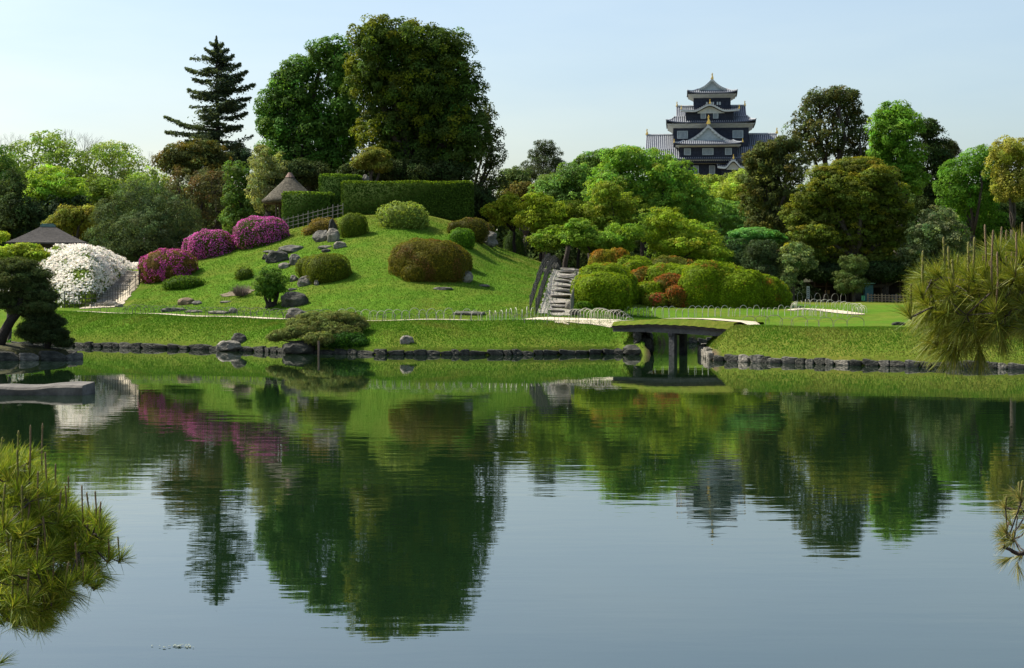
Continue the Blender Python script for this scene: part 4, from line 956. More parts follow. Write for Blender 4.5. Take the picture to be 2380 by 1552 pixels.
T('elm_tree', 'broad bright green tree with forked dark trunk left of the castle', 'tree', 132, [(1450, 368, 50, 22), (1500, 380, 60, 30), (1425, 395, 45, 30), (1555, 405, 55, 32), (1480, 425, 85, 45), (1590, 440, 45, 40), (1420, 450, 60, 40), (1550, 470, 75, 48), (1470, 490, 70, 36), (1620, 490, 46, 50), (1600, 540, 44, 40)], (.12, .25, .04), tip=(.22, .32, .05), tipf=.25, tipside=(0, -.2, 1), trunk=1497, leaf=.15, clump=.65, gap=.05, tr=.42, tmat='darkbark', group=GM)
for lb, Y, bl, c, tr_ in [
 ('yellow green maple just right of the giants', 120, [(1188, 470, 26, 20), (1170, 500, 30, 24), (1205, 505, 34, 26), (1150, 490, 22, 14)], (.20, .26, .02), 1195),
 ('yellow green maple with visible dark stems', 117, [(1245, 472, 34, 20), (1285, 490, 30, 24), (1240, 510, 34, 24), (1275, 525, 34, 18)], (.19, .26, .02), 1255),
 ('yellow green maple before the blue green tree', 119, [(1330, 490, 44, 22), (1370, 505, 44, 28), (1315, 520, 40, 24), (1400, 535, 44, 28)], (.15, .21, .02), 1345),
 ('maple with golden green shoots before the broad bright tree', 117, [(1410, 445, 32, 20), (1440, 470, 42, 26), (1400, 490, 36, 26), (1430, 520, 42, 24)], (.14, .20, .022), 1430),
 ('fresh green maple above the head of the right stairs', 113, [(1345, 528, 26, 18), (1365, 552, 36, 18), (1330, 555, 24, 15), (1405, 560, 36, 16)], (.13, .24, .03), 1375),
 ('green maple shaded under the broad tree', 114, [(1450, 545, 44, 24), (1300, 548, 36, 24), (1275, 560, 40, 20), (1410, 575, 50, 15)], (.12, .21, .022), 1450),
 ('green maple filling the shade behind the azalea mounds, left', 119, [(1410, 520, 44, 30), (1380, 560, 40, 26), (1440, 570, 36, 18)], (.11, .20, .025), 1420),
 ('green maple filling the shade behind the azalea mounds, right', 120, [(1520, 520, 40, 34), (1620, 540, 44, 30), (1560, 580, 50, 24), (1660, 600, 44, 20)], (.11, .20, .025), 1600),
 ('yellow lit maple right of the forked trunk', 116, [(1545, 510, 40, 26), (1580, 535, 44, 26), (1530, 555, 40, 24), (1590, 570, 50, 20), (1650, 590, 40, 18), (1640, 560, 34, 20)], (.19, .28, .025), 1570)]:
    T('maple_tree', lb, 'maple tree', Y, bl, c, trunk=tr_, leaf=.12, clump=.5, flat=.55, gap=.08, dens=.85, fill=.2, tr=.14, tmat='darkbark', group='maples before the middle wood')
T('broadleaf_tree', 'yellow green tree top below the castle, left', 'tree', 185, [(1640, 432, 44, 22), (1690, 428, 30, 16), (1660, 465, 50, 40), (1600, 436, 30, 26)], (.19, .27, .05), leaf=.19, clump=.8, group=GM)
T('broadleaf_tree', 'yellow green tree top below the castle, right', 'tree', 180, [(1728, 414, 26, 15), (1750, 445, 40, 34), (1700, 450, 46, 30), (1640, 480, 50, 30)], (.20, .28, .05), leaf=.19, clump=.8, group=GM)
T('willow_tree', 'feathery green tree with drooping layers below the castle', 'tree', 146, [(1660, 490, 46, 34), (1710, 500, 40, 38), (1670, 535, 50, 34), (1725, 545, 36, 30), (1680, 580, 50, 30)], (.10, .21, .055), leaf=.15, clump=.6, flat=.45, gap=.06, group=GM)
T('maple_tree', 'flat layered fresh green maple before the dark trees', 'maple tree', 124, [(1755, 545, 52, 13), (1790, 555, 30, 12), (1735, 565, 40, 14)], (.09, .24, .07), leaf=.12, clump=.45, flat=.35, group=GM)
T('pine_tree', 'dark low pine beside the rightmost azalea mounds', 'pine tree', 118, [(1772, 580, 32, 18), (1755, 605, 40, 20), (1790, 612, 34, 22), (1765, 640, 50, 28)], (.035, .06, .03), leaf=.12, clump=.45, mat='dull_leaf', aspect=.3, group=GM)
T('shrub_tree', 'dark glossy undergrowth tree behind the mounds', 'tree', 122, [(1700, 585, 44, 30), (1650, 600, 44, 24), (1720, 620, 44, 30)], (.03, .065, .03), leaf=.13, clump=.5, mat='dull_leaf', group=GM)
# right
GR = 'trees of the right wood'
T('cypress_tree', 'tall dark loose crowned tree right of the castle', 'tree', 150, [(1952, 222, 38, 16), (1905, 232, 36, 20), (1975, 250, 26, 18), (1885, 265, 36, 26), (1940, 265, 44, 26), (1865, 300, 34, 24), (1920, 310, 52, 34), (1992, 282, 26, 18), (1880, 345, 56, 32), (1945, 345, 46, 26), (1998, 320, 26, 20), (2000, 352, 22, 18)], (.055, .075, .03), tip=(.10, .10, .035), tipf=.25, trunk=1935, leaf=.17, clump=.6, gap=.18, dens=.85, fill=.12, mat='dull_leaf', tr=.5, group=GR)
T('cypress_tree', 'spreading dark brown green tree just right of the castle', 'tree', 130, [(1788, 348, 34, 16), (1830, 335, 30, 14), (1765, 372, 30, 16), (1790, 385, 50, 26), (1835, 390, 44, 34), (1765, 420, 44, 30), (1810, 440, 56, 40), (1770, 470, 50, 34), (1820, 500, 50, 44), (1770, 515, 40, 30)], (.06, .078, .028), tip=(.10, .11, .03), tipf=.25, trunk=1800, leaf=.15, clump=.6, gap=.12, fill=.2, mat='dull_leaf', tr=.4, group=GR)
T('laurel_tree', 'broad olive tree with layered cloud like foliage', 'tree', 121, [(1995, 388, 55, 18), (1920, 405, 38, 18), (2040, 410, 44, 24), (1950, 430, 60, 26), (2060, 450, 46, 30), (1890, 455, 44, 26), (1980, 462, 52, 24), (1860, 500, 40, 30), (1930, 495, 44, 30), (2010, 500, 56, 28), (2085, 490, 38, 34), (1990, 545, 60, 30), (1900, 545, 60, 28), (2070, 545, 50, 32), (1870, 590, 50, 28), (1935, 600, 60, 32), (2030, 600, 66, 36)], (.085, .118, .018), tip=(.15, .17, .022), tipf=.45, tipside=(0, 0, 1), trunk=1990, leaf=.13, clump=.55, flat=.5, fill=.3, tr=.45, group=GR)  # lighter upper leaves put the lit tops into the colour
T('camphor_tree', 'tall cone shaped bright green tree', 'tree', 142, [(2085, 262, 32, 22), (2108, 290, 26, 28), (2052, 290, 22, 30), (2080, 320, 52, 36), (2048, 350, 20, 36), (2110, 360, 36, 44), (2085, 395, 42, 36), (2115, 420, 34, 34)], (.10, .22, .022), leaf=.17, clump=.75, tr=.4, group=GR)
T('evergreen_tree', 'very dark rounded tree behind the cone shaped one', 'tree', 146, [(2155, 300, 26, 18), (2165, 340, 34, 40), (2185, 385, 28, 44), (2150, 400, 40, 50), (2170, 450, 34, 44)], (.028, .05, .016), leaf=.17, clump=.7, mat='dull_leaf', group=GR)
T('broadleaf_tree', 'thin leaved tree tip right of the very dark tree', 'tree', 165, [(2205, 338, 14, 12), (2214, 352, 12, 12), (2200, 370, 16, 16)], (.06, .07, .03), leaf=.15, clump=.5, gap=.1, group=GR)
T('broadleaf_tree', 'rounded fresh green tree at the right', 'tree', 130, [(2275, 372, 42, 26), (2235, 405, 42, 34), (2215, 445, 36, 44), (2260, 455, 56, 50), (2300, 420, 40, 44), (2280, 520, 60, 44)], (.085, .20, .022), leaf=.13, clump=.6, group=GR)
T('broadleaf_tree', 'golden green tree at the right edge of the picture', 'tree', 124, [(2340, 350, 36, 24), (2375, 362, 34, 34), (2330, 395, 32, 34), (2380, 420, 44, 40), (2345, 440, 34, 30)], (.22, .24, .055), leaf=.13, clump=.6, group=GR)
T('evergreen_tree', 'dark evergreen filling the wood under the golden tree', 'tree', 133, [(2340, 500, 60, 40), (2400, 490, 50, 50), (2340, 560, 60, 40), (2260, 575, 60, 34), (2400, 580, 60, 50), (2180, 530, 36, 30)], (.028, .055, .016), leaf=.15, clump=.65, mat='dull_leaf', group=GR)
T('camellia_tree', 'shiny leaved grey green tree right of the tea house', 'tree', 119, [(2180, 510, 40, 26), (2150, 545, 44, 30), (2205, 550, 46, 34), (2170, 590, 60, 30), (2120, 600, 34, 30), (2230, 600, 50, 34)], (.09, .13, .075), tip=(.30, .36, .26), tipf=.2, leaf=.11, clump=.45, group=GR)
T('camellia_tree', 'vine clad small tree left of the tea house', 'tree', 117, [(1850, 585, 32, 20), (1835, 615, 20, 30), (1870, 610, 26, 20), (1832, 650, 14, 26)], (.09, .14, .06), tip=(.25, .33, .18), tipf=.3, leaf=.10, clump=.38, trunk=1838, group=GR)
T('clipped_pine', 'small pruned pine with two rounded tiers before the tea house', 'pine tree', 116, [(1982, 610, 30, 18), (1990, 622, 24, 14), (1968, 648, 30, 20), (1990, 660, 26, 20), (1960, 668, 20, 12)], (.065, .10, .035), trunk=1985, leaf=.10, clump=.32, dens=1.2, tr=.14, mat='dull_leaf', aspect=.3)
for lb, x, bl in [('dark shade tree behind the tea house, left', 1890, [(1860, 640, 50, 30), (1910, 632, 50, 26)]), ('dark shade tree behind the tea house, middle', 2000, [(1980, 630, 60, 34), (2050, 628, 60, 34)]), ('dark shade tree behind the tea house, right', 2130, [(2110, 640, 50, 40), (2170, 650, 60, 44)]), ('dark shade shrub at the right edge behind the foreground pine', 2300, [(2250, 650, 70, 50), (2350, 650, 70, 60), (2420, 650, 60, 60)]), ('leafy boughs added to shade and cover the tea house roof', 2060, [(2050, 630, 60, 13), (2120, 628, 50, 15), (1925, 634, 40, 11)]), ('dark hedge like shrub before the mounds and the tea house', 1850, [(1860, 690, 36, 24), (1830, 680, 30, 24)])]:  # boughs added over the tea house to shade and cover its lit roof
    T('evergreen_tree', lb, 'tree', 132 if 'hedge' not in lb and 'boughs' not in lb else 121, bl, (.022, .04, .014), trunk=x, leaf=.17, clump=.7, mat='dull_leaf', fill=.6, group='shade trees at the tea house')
# far wood
def farwood():
    rs = np.random.RandomState(4); B = []
    for u in np.arange(-260, 2700, 34):
        top = float(np.interp(u, [-200, 0, 200, 350, 560, 900, 1150, 1300, 1500, 1700, 1900, 2150, 2380, 2700], [400, 405, 420, 455, 450, 400, 470, 450, 430, 470, 430, 440, 430, 430]))
        for v, r in ((top + 26, 30), (top + 90, 44), (top + 160, 50)):
            y = 205 + rs.uniform(-6, 6); p = at(u + rs.uniform(-12, 12), v + rs.uniform(-10, 10), y); k = r / F * y
            B.append((p.x, y, p.z, k * 1.2, k, k))
        y = 200; p = at(u, 640, y); B.append((p.x, y, p.z, 2.6, 2, 2.6))
    o = crown('woodland', B, (.06, .095, .03), None, 901, leaf=.28, clump=1.3, fill=.3, mat='dull_leaf', dens=.9)
    tag(o, 'distant wood closing the view behind the garden', 'woodland', kind='stuff')
farwood()
# bare twig trees
def twigtree(label, u, v, vb, Y, n, seed):
    rs = np.random.RandomState(seed); b = at(u, vb, Y); root = thing('bare_tree', label, 'tree', (b.x, Y, H(b.x, Y)), group='bare trees at the left')
    top = at(u, v, Y).z - H(b.x, Y); mb = MB(); fork = Vector((0, 0, top * .55)); limb(mb, (0, 0, 0), fork, .2, .12, rs, .03)
    def rec(p, d, l, r, k):
        q = p + d * l; mb.tube([p, p.lerp(q, .5) + Vector(rs.normal(size=3)) * l * .05, q], [r, r * .8, r * .6], 4, False)
        if k: 
            for _ in range(3): rec(q, (d + Vector(rs.normal(size=3)) * .38 + Vector((0, 0, .12))).normalized(), l * .68, r * .55, k - 1)
    for i in range(n): rec(fork, (Vector(rs.normal(size=3)) * .35 + Vector((0, 0, 1))).normalized(), (top - fork.z) * .42, .07, 4)
    mb.build('trunk', noisemat('greytwig', (.16, .15, .14), (.3, .28, .26), 5), root)
twigtree('bare grey twigged tree above the light maple', 158, 312, 600, 170, 5, 3)
twigtree('thin bare tree at the far left skyline', 35, 325, 600, 172, 3, 8)
twigtree('bare twig tree right of the feathery tree', 335, 362, 600, 176, 3, 12)

# conifer with layered arms
def conifer():
    Y = 144; rs = np.random.RandomState(21); b = at(508, 600, Y); zb = H(b.x, Y)
    root = thing('conifer', 'tall dark conifer with upswept layered branches', 'conifer tree', (b.x, Y, zb)); o = Vector((b.x, Y, zb))
    top = at(503, 84, Y) - o; mb = MB()
    mb.tube([Vector((0, 0, -.2)), Vector((0, 0, top.z * .4)), Vector((top.x * .6, 0, top.z * .75)), top], [.38, .28, .15, .02], 8)
    L_ = [(442, 134), (431, 158), (447, 182), (436, 207), (444, 222), (440, 246), (382, 269), (410, 284), (384, 305), (544, 127), (532, 112), (476, 112), (488, 98), (519, 99), (560, 146), (576, 164), (565, 182), (593, 194), (584, 225), (572, 240), (575, 260), (565, 291), (589, 313), (430, 325), (560, 335), (470, 128), (540, 212)]
    arms = []
    for u, v in L_:
        p = at(u, v, Y) - o; arms.append((p, abs(p.x - top.x) + .1))
    for i in range(70):       # arms towards and away from the viewer
        v = 110 + 235 * (i + .5) / 46; z = at(0, v, Y).z - zb; l = np.interp(v, [90, 150, 200, 260, 340], [.5, 1.9, 2.8, 3.3, 3.6]) * rs.uniform(.35, 1)
        a = rs.choice([PI / 2, -PI / 2]) + rs.uniform(-.95, .95); arms.append((Vector((math.cos(a) * l, math.sin(a) * l, z)), l))
    P, Nn, S = [], [], []
    for tip, l in arms:
        up = rs.uniform(-.05, .30); base = Vector((top.x * .5, 0, tip.z - l * up - .1)); mid = base.lerp(tip, .55) - Vector((0, 0, l * rs.uniform(.0, .09)))
        mb.tube([base, mid, tip], [.05 + l * .012, .035, .012], 5, False)
        n = int(140 * l + 45) if rs.rand() < .85 else int(50 * l)
        for k in range(n):
            t = rs.uniform(.18, 1.0) ** .8; q = (base.lerp(mid, t / .55) if t < .55 else mid.lerp(tip, (t - .55) / .45))
            wdt = (.15 + .27 * l ** .5) * math.sin(min(1, (1.06 - t) * 2.2) * PI / 2) * min(1, t * 2.2)
            dr = (tip - base).normalized(); sd = dr.cross(Vector((0, 0, 1))).normalized()
            q = q + sd * rs.normal() * wdt * 1.1 + Vector((0, 0, -abs(rs.normal()) * .13 * (.6 + wdt) + rs.normal() * .03))
            P.append(tuple(q)); Nn.append((rs.normal() * .8, rs.normal() * .8, 1)); S.append(rs.uniform(.09, .21))
    for k in range(700):
        t = rs.rand(); z = top.z * (1 - .1 * t); P.append((top.x + rs.normal() * .28 * t, rs.normal() * .28 * t, z)); Nn.append((rs.normal(), rs.normal(), 1)); S.append(.12)
    P = np.array(P); Nn = unit(np.array(Nn)); S = np.array(S); V, Q = leafquads(P, Nn, S, .4, rs)
    c = np.array((.085, .120, .065)) * np.exp(rs.normal(0, .25, (len(P), 1)))
    mb.build('trunk', M['darkbark'], root, smooth=True); link('crown', raw_mesh('crown', V, Q, [M['dull_leaf']], fcol=c), root)
conifer()

# pruned pines: flat needle pads on crooked limbs
def padpine(label, Y, foot, pads, color, seed, leaf=.09, name='pruned_pine', trunkpts=None, prop=None, zb=None, dens=1.2, tr=.14):
    rs = np.random.RandomState(seed); fx = (foot - 1190) / F * Y; z0 = H(fx, Y) if zb is None else zb
    root = thing(name, label, 'pine tree', (fx, Y, z0)); o = Vector((fx, Y, z0)); B = []; mb = MB()
    fork = Vector((0, 0, .3)) if trunkpts is None else None
    tp = [Vector((0, 0, -.15)), Vector((.1, 0, .35)), Vector((-.1, .1, .8))] if trunkpts is None else [at(u, v, Y) - o for u, v in trunkpts]
    mb.tube(tp, [tr * (1 - .5 * i / len(tp)) for i in range(len(tp))], 8)
    for u, v, ru, rv, dy in pads:
        y = Y + dy; p = at(u, v, y) - o; rx = ru / F * y; B.append((p.x, p.y, p.z, rx, rx * .85, rv / F * y))
        limb(mb, min(tp, key=lambda q: (q - p).length), p - Vector((0, 0, rv / F * y * .5)), tr * .45, tr * .15, rs, .12)
    mb.build('trunk', M['darkbark'], root, smooth=True)
    crown('crown', B, color, root, seed, leaf=leaf, clump=.24, dens=dens, flat=.55, fill=.25, mat='dull_leaf', aspect=.22, gap=.12)
    return root
padpine('spreading flat pruned pine leaning over the far bank', 73.3, 800, [(700, 768, 34, 11, -.6), (668, 776, 30, 9, -.5), (640, 784, 14, 5, -.4), (745, 752, 48, 15, .2), (790, 738, 46, 13, .5), (730, 738, 34, 10, .6), (825, 745, 22, 10, .4), (742, 786, 34, 12, -1.2), (790, 772, 46, 16, -.3), (700, 752, 30, 9, .3), (835, 755, 18, 8, .2), (805, 790, 34, 14, -.2), (770, 760, 40, 14, 0)], (.11, .14, .05), 31, zb=.75, dens=1.5)
pr_ = MB(); q = at(741, 800, 70.2); pr_.tube([(q.x, 70.2, -.8), (q.x, 70.2, q.z + .15)], .045, 8); tag(pr_.build('wooden_prop', M['wood']), 'thin upright wooden prop standing in the pond under the leaning pine', 'prop')
padpine('large old pruned pine on the islet at the left edge', 66.6, 5, [(40, 618, 50, 16, 0), (90, 640, 30, 14, 0), (20, 650, 50, 18, -.4), (75, 665, 48, 16, .2), (100, 688, 34, 12, -.2), (40, 690, 50, 14, .4), (0, 700, 40, 16, 0), (95, 712, 34, 9, -.3), (-25, 640, 50, 30, 0), (60, 720, 40, 10, .3)], (.055, .08, .03), 32, zb=.7, tr=.24, trunkpts=[(-5, 812), (8, 775), (25, 745), (42, 725), (50, 690), (40, 650)], dens=1.5)
padpine('low dark pine at the right end of the islet', 66.9, 110, [(95, 735, 36, 12, 0), (120, 750, 28, 12, 0), (85, 758, 34, 12, -.3), (130, 775, 28, 12, -.2), (100, 782, 40, 12, .1), (145, 795, 20, 9, 0), (70, 775, 30, 12, .2)], (.035, .055, .022), 33, zb=.6, dens=1.5)
T('maple_tree', 'small yellow green maple above the islet pine', 'maple tree', 74, [(55, 580, 34, 12), (85, 592, 20, 9), (20, 590, 30, 14), (40, 606, 44, 12), (0, 606, 34, 14)], (.22, .30, .03), trunk=20, leaf=.09, clump=.28, flat=.5, fill=.2, tr=.1)
T('broadleaf_tree', 'yellow leaved twig left over the dark house', 'tree', 96, [(5, 549, 12, 7), (-10, 556, 14, 10)], (.22, .30, .03), trunk=-20, leaf=.09, clump=.25, tr=.06)
bush('low_shrub', 'low bright green plants under the islet pines', [(95, 775, 800, 26), (75, 768, 798, 22), (40, 742, 798, 34)], (.05, .15, .02), cat='shrub', ruf=1, stick=2) if False else None
E = [(-22.6, 68.0, .75, .6, .5, .4), (-23.5, 68.1, .8, .7, .5, .5), (-21.8, 67.8, .6, .5, .4, .3)]
o, _ = lobed('low_shrub', E, (.05, .16, .02), 880, leaf=.07, ruf=1, stick=2); tag(o, 'low bright green plants growing on the islet', 'shrub')
# grass tufts fringing the banks
def grass():
    rs = np.random.RandomState(8); n = 150000
    X = rs.uniform(-26, 22, n); d = rs.uniform(0, 1, n) ** .8 * 6.5 + .02
    k = (rs.rand(n) < 1)
    Y = shore(X) + d; ok = (chdist(X, Y) > .12) & ~((d > 4.5) & (rs.rand(n) < .55)) & ~((d > 4.6) & (X > -1.5) & (X < 5.6)) & ~((d > 4.3) & (X < 0) & (rs.rand(n) < .8))
    X, Y = X[ok], Y[ok]
    n2 = 120000; X2 = rs.uniform(-22, 8, n2); Y2 = rs.uniform(80, 107, n2); ok2 = (Y2 > shore(X2) + 9); X = np.concatenate([X, X2[ok2]]); Y = np.concatenate([Y, Y2[ok2]])
    Z = Hn(X, Y); P = np.stack([X, Y, Z], 1)
    h = rs.uniform(.03, .075, len(P)); a = rs.uniform(0, PI, len(P)); wd = .016
    dx = np.stack([np.cos(a) * wd, np.sin(a) * wd, np.zeros(len(P))], 1); tipo = np.stack([rs.normal(0, .02, len(P)), rs.normal(0, .02, len(P)), h], 1)
    V = np.stack([P - dx, P + dx, P + dx * .2 + tipo, P - dx * .2 + tipo], 1).reshape(-1, 3)
    f = np.array([mnoise.noise(Vector((x * .6, y * .6, 0))) for x, y in zip(X, Y)])
    dr = np.clip(f * 2 + (X > 8) * .55 + (Y > 101) * .4, 0, 1)[:, None] * (rs.rand(len(P), 1))
    c = (np.array((.070, .168, .014)) * (1 - dr) + np.array((.19, .19, .045)) * dr) * np.exp(rs.normal(0, .2, (len(P), 1)))
    o = link('grass', raw_mesh('grass', V, np.arange(len(P) * 4).reshape(-1, 4), [M['dull_leaf']], fcol=c)); tag(o, 'short grass blades growing on the banks and the hill', 'grass', kind='stuff')
grass()

# ------------------------------------------------------------------ buildings
def arbor():
    Y = 113.6; c = at(674, 470, Y); z0 = H(c.x, Y); root = thing('arbor', 'small open arbor with a conical thatched roof on posts', 'arbor', (c.x, Y, z0))
    s = F / Y; ze = at(0, 466, Y).z - z0; za = at(0, 408, Y).z - z0; r = 66 / s
    mb = MB(); n = 40; prof = [(.0, za), (.10, za - .03), (.30, za - .26 * (za - ze)), (.62, za - .60 * (za - ze)), (.85, za - .86 * (za - ze)), (1.0, ze), (.97, ze - .14), (.86, ze - .24), (.0, ze + .15)]
    vs = []
    for rr, z in prof:
        for k in range(n): vs.append((rr * r * math.cos(2 * PI * k / n) * (1 + .012 * math.sin(k * 5)), rr * r * math.sin(2 * PI * k / n), z + .015 * math.sin(k * 3.3)))
    fs = [(i * n + k, i * n + (k + 1) % n, (i + 1) * n + (k + 1) % n, (i + 1) * n + k) for i in range(len(prof) - 1) for k in range(n)]
    mb.faces(vs, fs); rf = mb.build('roof', M['thatch'], root, smooth=True)
    mb = MB(); mb.tube([(0, 0, za - .12), (0, 0, za + .05), (0, 0, za + .22)], [.34, .22, .12], 10); mb.build('cap', noisemat('clay', (.14, .08, .06), (.26, .17, .13), 6), rf)
    for x, y in ((-.85, -.85), (.85, -.85), (.85, .85), (-.85, .85), (-.35, -.95)):
        mb = MB(); mb.tube([(x, y, -.2), (x, y, ze + .3)], .07, 8); mb.build('post', M['wood'], root)
    mb = MB(); mb.box((0, .75, .42), (1.7, .4, .06)); mb.build('bench', M['darkwood'], root)
arbor()
def house():
    Y = 112; c = at(92, 560, Y); z0 = H(c.x, Y); root = thing('garden_house', 'dark wooden garden house with a grey hipped roof behind the white azalea', 'house', (c.x, Y + 2, z0), R(14))
    ze = at(0, 563, Y).z - z0; zr = at(0, 523, Y).z - z0; a, b = 2.75, 2.3
    mb = MB(); n = 8
    def pt(fr, sx, sy):   # curved hip
        x = a * (1 - fr) + .45 * fr; y = b * (1 - fr) + .05 * fr; z = ze + (zr - ze) * (fr ** 1.15); return (sx * x, sy * y, z)
    for i in range(n):
        f0, f1 = i / n, (i + 1) / n
        for (s1, s2) in (((-1, -1), (1, -1)), ((1, -1), (1, 1)), ((1, 1), (-1, 1)), ((-1, 1), (-1, -1))):
            mb.poly([pt(f0, *s1), pt(f0, *s2), pt(f1, *s2), pt(f1, *s1)])
    for (s1, s2) in (((-1, -1), (1, -1)), ((1, -1), (1, 1)), ((1, 1), (-1, 1)), ((-1, 1), (-1, -1))):
        p, q = pt(0, *s1), pt(0, *s2); mb.poly([(p[0], p[1], ze - .12), (q[0], q[1], ze - .12), q, p])
    mb.poly([(-a, -b, ze - .12), (-a, b, ze - .12), (a, b, ze - .12), (a, -b, ze - .12)])
    rf = mb.build('roof', M['shingle'], root); mb = MB(); mb.box((0, 0, zr + .03), (1.05, .22, .16)); mb.box((0, 0, zr + .14), (.8, .14, .1)); mb.build('ridge', M['copper'], rf)
    mb = MB(); mb.box((0, 0, (ze - .15) / 2), (a * 1.45, b * 1.45, ze - .05)); mb.build('wall', M['darkwood'], root)
    for x in (-a * .8, -a * .27, a * .27, a * .8):
        mb = MB(); mb.box((x, -b * .85, ze / 2), (.12, .12, ze)); mb.build('post', M['wood'], root)
house()
def teahouse():
    Y = 124.0; root = thing('tea_house', 'dark open fronted tea house in the shade at the right', 'tea house', (at(2010, 0, Y).x, Y, H(at(2010, 0, Y).x, Y))); o = root.location
    X = lambda u: at(u, 0, Y).x - o.x; Z = lambda v: at(0, v, Y).z - o.z
    def bx(name, u0, u1, v0, v1, y0, y1, mat, par=root):
        mb = MB(); mb.box(((X(u0) + X(u1)) / 2, (y0 + y1) / 2, (Z(v0) + Z(v1)) / 2), (X(u1) - X(u0), y1 - y0, Z(v0) - Z(v1))); return mb.build(name, M[mat], par)
    M['shadedroof'] = noisemat('shadedroof', (.02, .022, .012), (.06, .065, .03), 4, .95, .6); M['redcloth'] = noisemat('redcloth', (.16, .03, .03), (.25, .06, .05), 4); M['warm'] = noisemat('warm', (.35, .22, .08), (.5, .35, .15), 4)
    mb = MB()
    for (u0, u1, v0, v1, y0, y1) in ((1885, 1962, 640, 652, -.9, 3.4), (1962, 2170, 634, 648, -1.0, 3.8)):
        x0, x1 = X(u0), X(u1); zr, ze = Z(v0), Z(v1)
        mb.faces([(x0, y0, ze), (x1, y0, ze), (x1, (y0 + y1) / 2, zr), (x0, (y0 + y1) / 2, zr), (x0, y1, ze), (x1, y1, ze), (x0, y0, ze - .1), (x1, y0, ze - .1), (x0, y1, ze - .1), (x1, y1, ze - .1)],
                 [(0, 1, 2, 3), (3, 2, 5, 4), (6, 7, 1, 0), (4, 5, 9, 8), (6, 0, 3, 4, 8), (7, 9, 5, 2, 1), (7, 6, 8, 9)])
    mb.build('roof', M['shadedroof'], root)  # roof colour lowered so that it carries the shade of the trees
    bx('wall', 1890, 2160, 652, 706, 3.0, 3.2, 'darkwood')
    bx('awning', 1897, 1938, 652.5, 657, -1.2, -.95, 'redcloth')
    bx('counter', 1888, 1940, 682, 703, -.5, .3, 'wood'); bx('crate', 1918, 1926, 674, 682, -.4, .1, 'warm'); bx('shelf', 1890, 1940, 664, 666, 1.2, 1.6, 'wood')
    for u in (1888, 1915, 1940, 1964, 1995, 2042, 2085, 2130): bx('post', u, u + 3.4, 650, 704, -.75, -.65, 'wood')
    bx('screen', 2048, 2066, 672, 700, .2, .3, 'paleblind'); bx('screen', 2070, 2086, 684, 702, -.2, -.1, 'paleblind'); bx('bench', 2095, 2125, 690, 693, .2, .7, 'wood')
    bx('rail', 1964, 2160, 649, 651, -.8, -.7, 'oldbamboo')
    M['bluegreen'] = noisemat('bluegreen', (.05, .13, .14), (.10, .22, .23), 3)
    k = thing('vending_stall', 'blue green stall box with a pale turquoise canopy beside the tea house', 'stall', (at(2018, 0, 121).x, 121, H(at(2018, 0, 121).x, 121)))
    h = at(0, 659, 121).z - k.location.z; M['turq'] = noisemat('turq', (.25, .5, .52), (.35, .62, .62), 3)
    mb = MB(); mb.box((0, 0, (h - .1) / 2), (.62, .6, h - .1)); mb.build('cabinet', M['bluegreen'], k); mb = MB(); mb.beam((-.42, -.1, h), (.40, -.1, h + .03), .95, .08); mb.build('canopy', M['turq'], k)
    def sign(name, label, u, v0, v1, wd, y, mat):
        p = at(u, v1, y); zb = H(p.x, y); r = thing(name, label, 'sign', (p.x, y, zb)); h = at(0, v0, y).z - zb
        mb = MB(); mb.tube([(0, 0, -.1), (0, 0, h * .4)], .04, 6); mb.build('post', M['wood'], r); mb = MB(); mb.box((0, -.03, h * .62), (wd, .05, h * .76)); bd = mb.build('board', M[mat], r)
        # brush like vertical marks, too small to read
        mb = MB()
        for i in range(5): mb.box((rnd.uniform(-.01, .01), -.06, h * (.35 + .13 * i)), (wd * .45, .012, h * .035)); mb.box((0, -.06, h * (.39 + .13 * i)), (wd * .12, .012, h * .05))
        mb.build('lettering', M['darkwood'], bd)
    M['signwhite'] = noisemat('signwhite', (.45, .48, .46), (.6, .62, .6), 3); M['signgreen'] = noisemat('signgreen', (.12, .5, .2), (.2, .62, .3), 3)
    sign('signboard', 'tall narrow pale signboard left of the tea house', 1878, 665, 698, .22, 118, 'signwhite')
    sign('signboard', 'small bright green signboard before the tea house', 2006, 687, 705, .24, 119, 'signgreen')
teahouse()
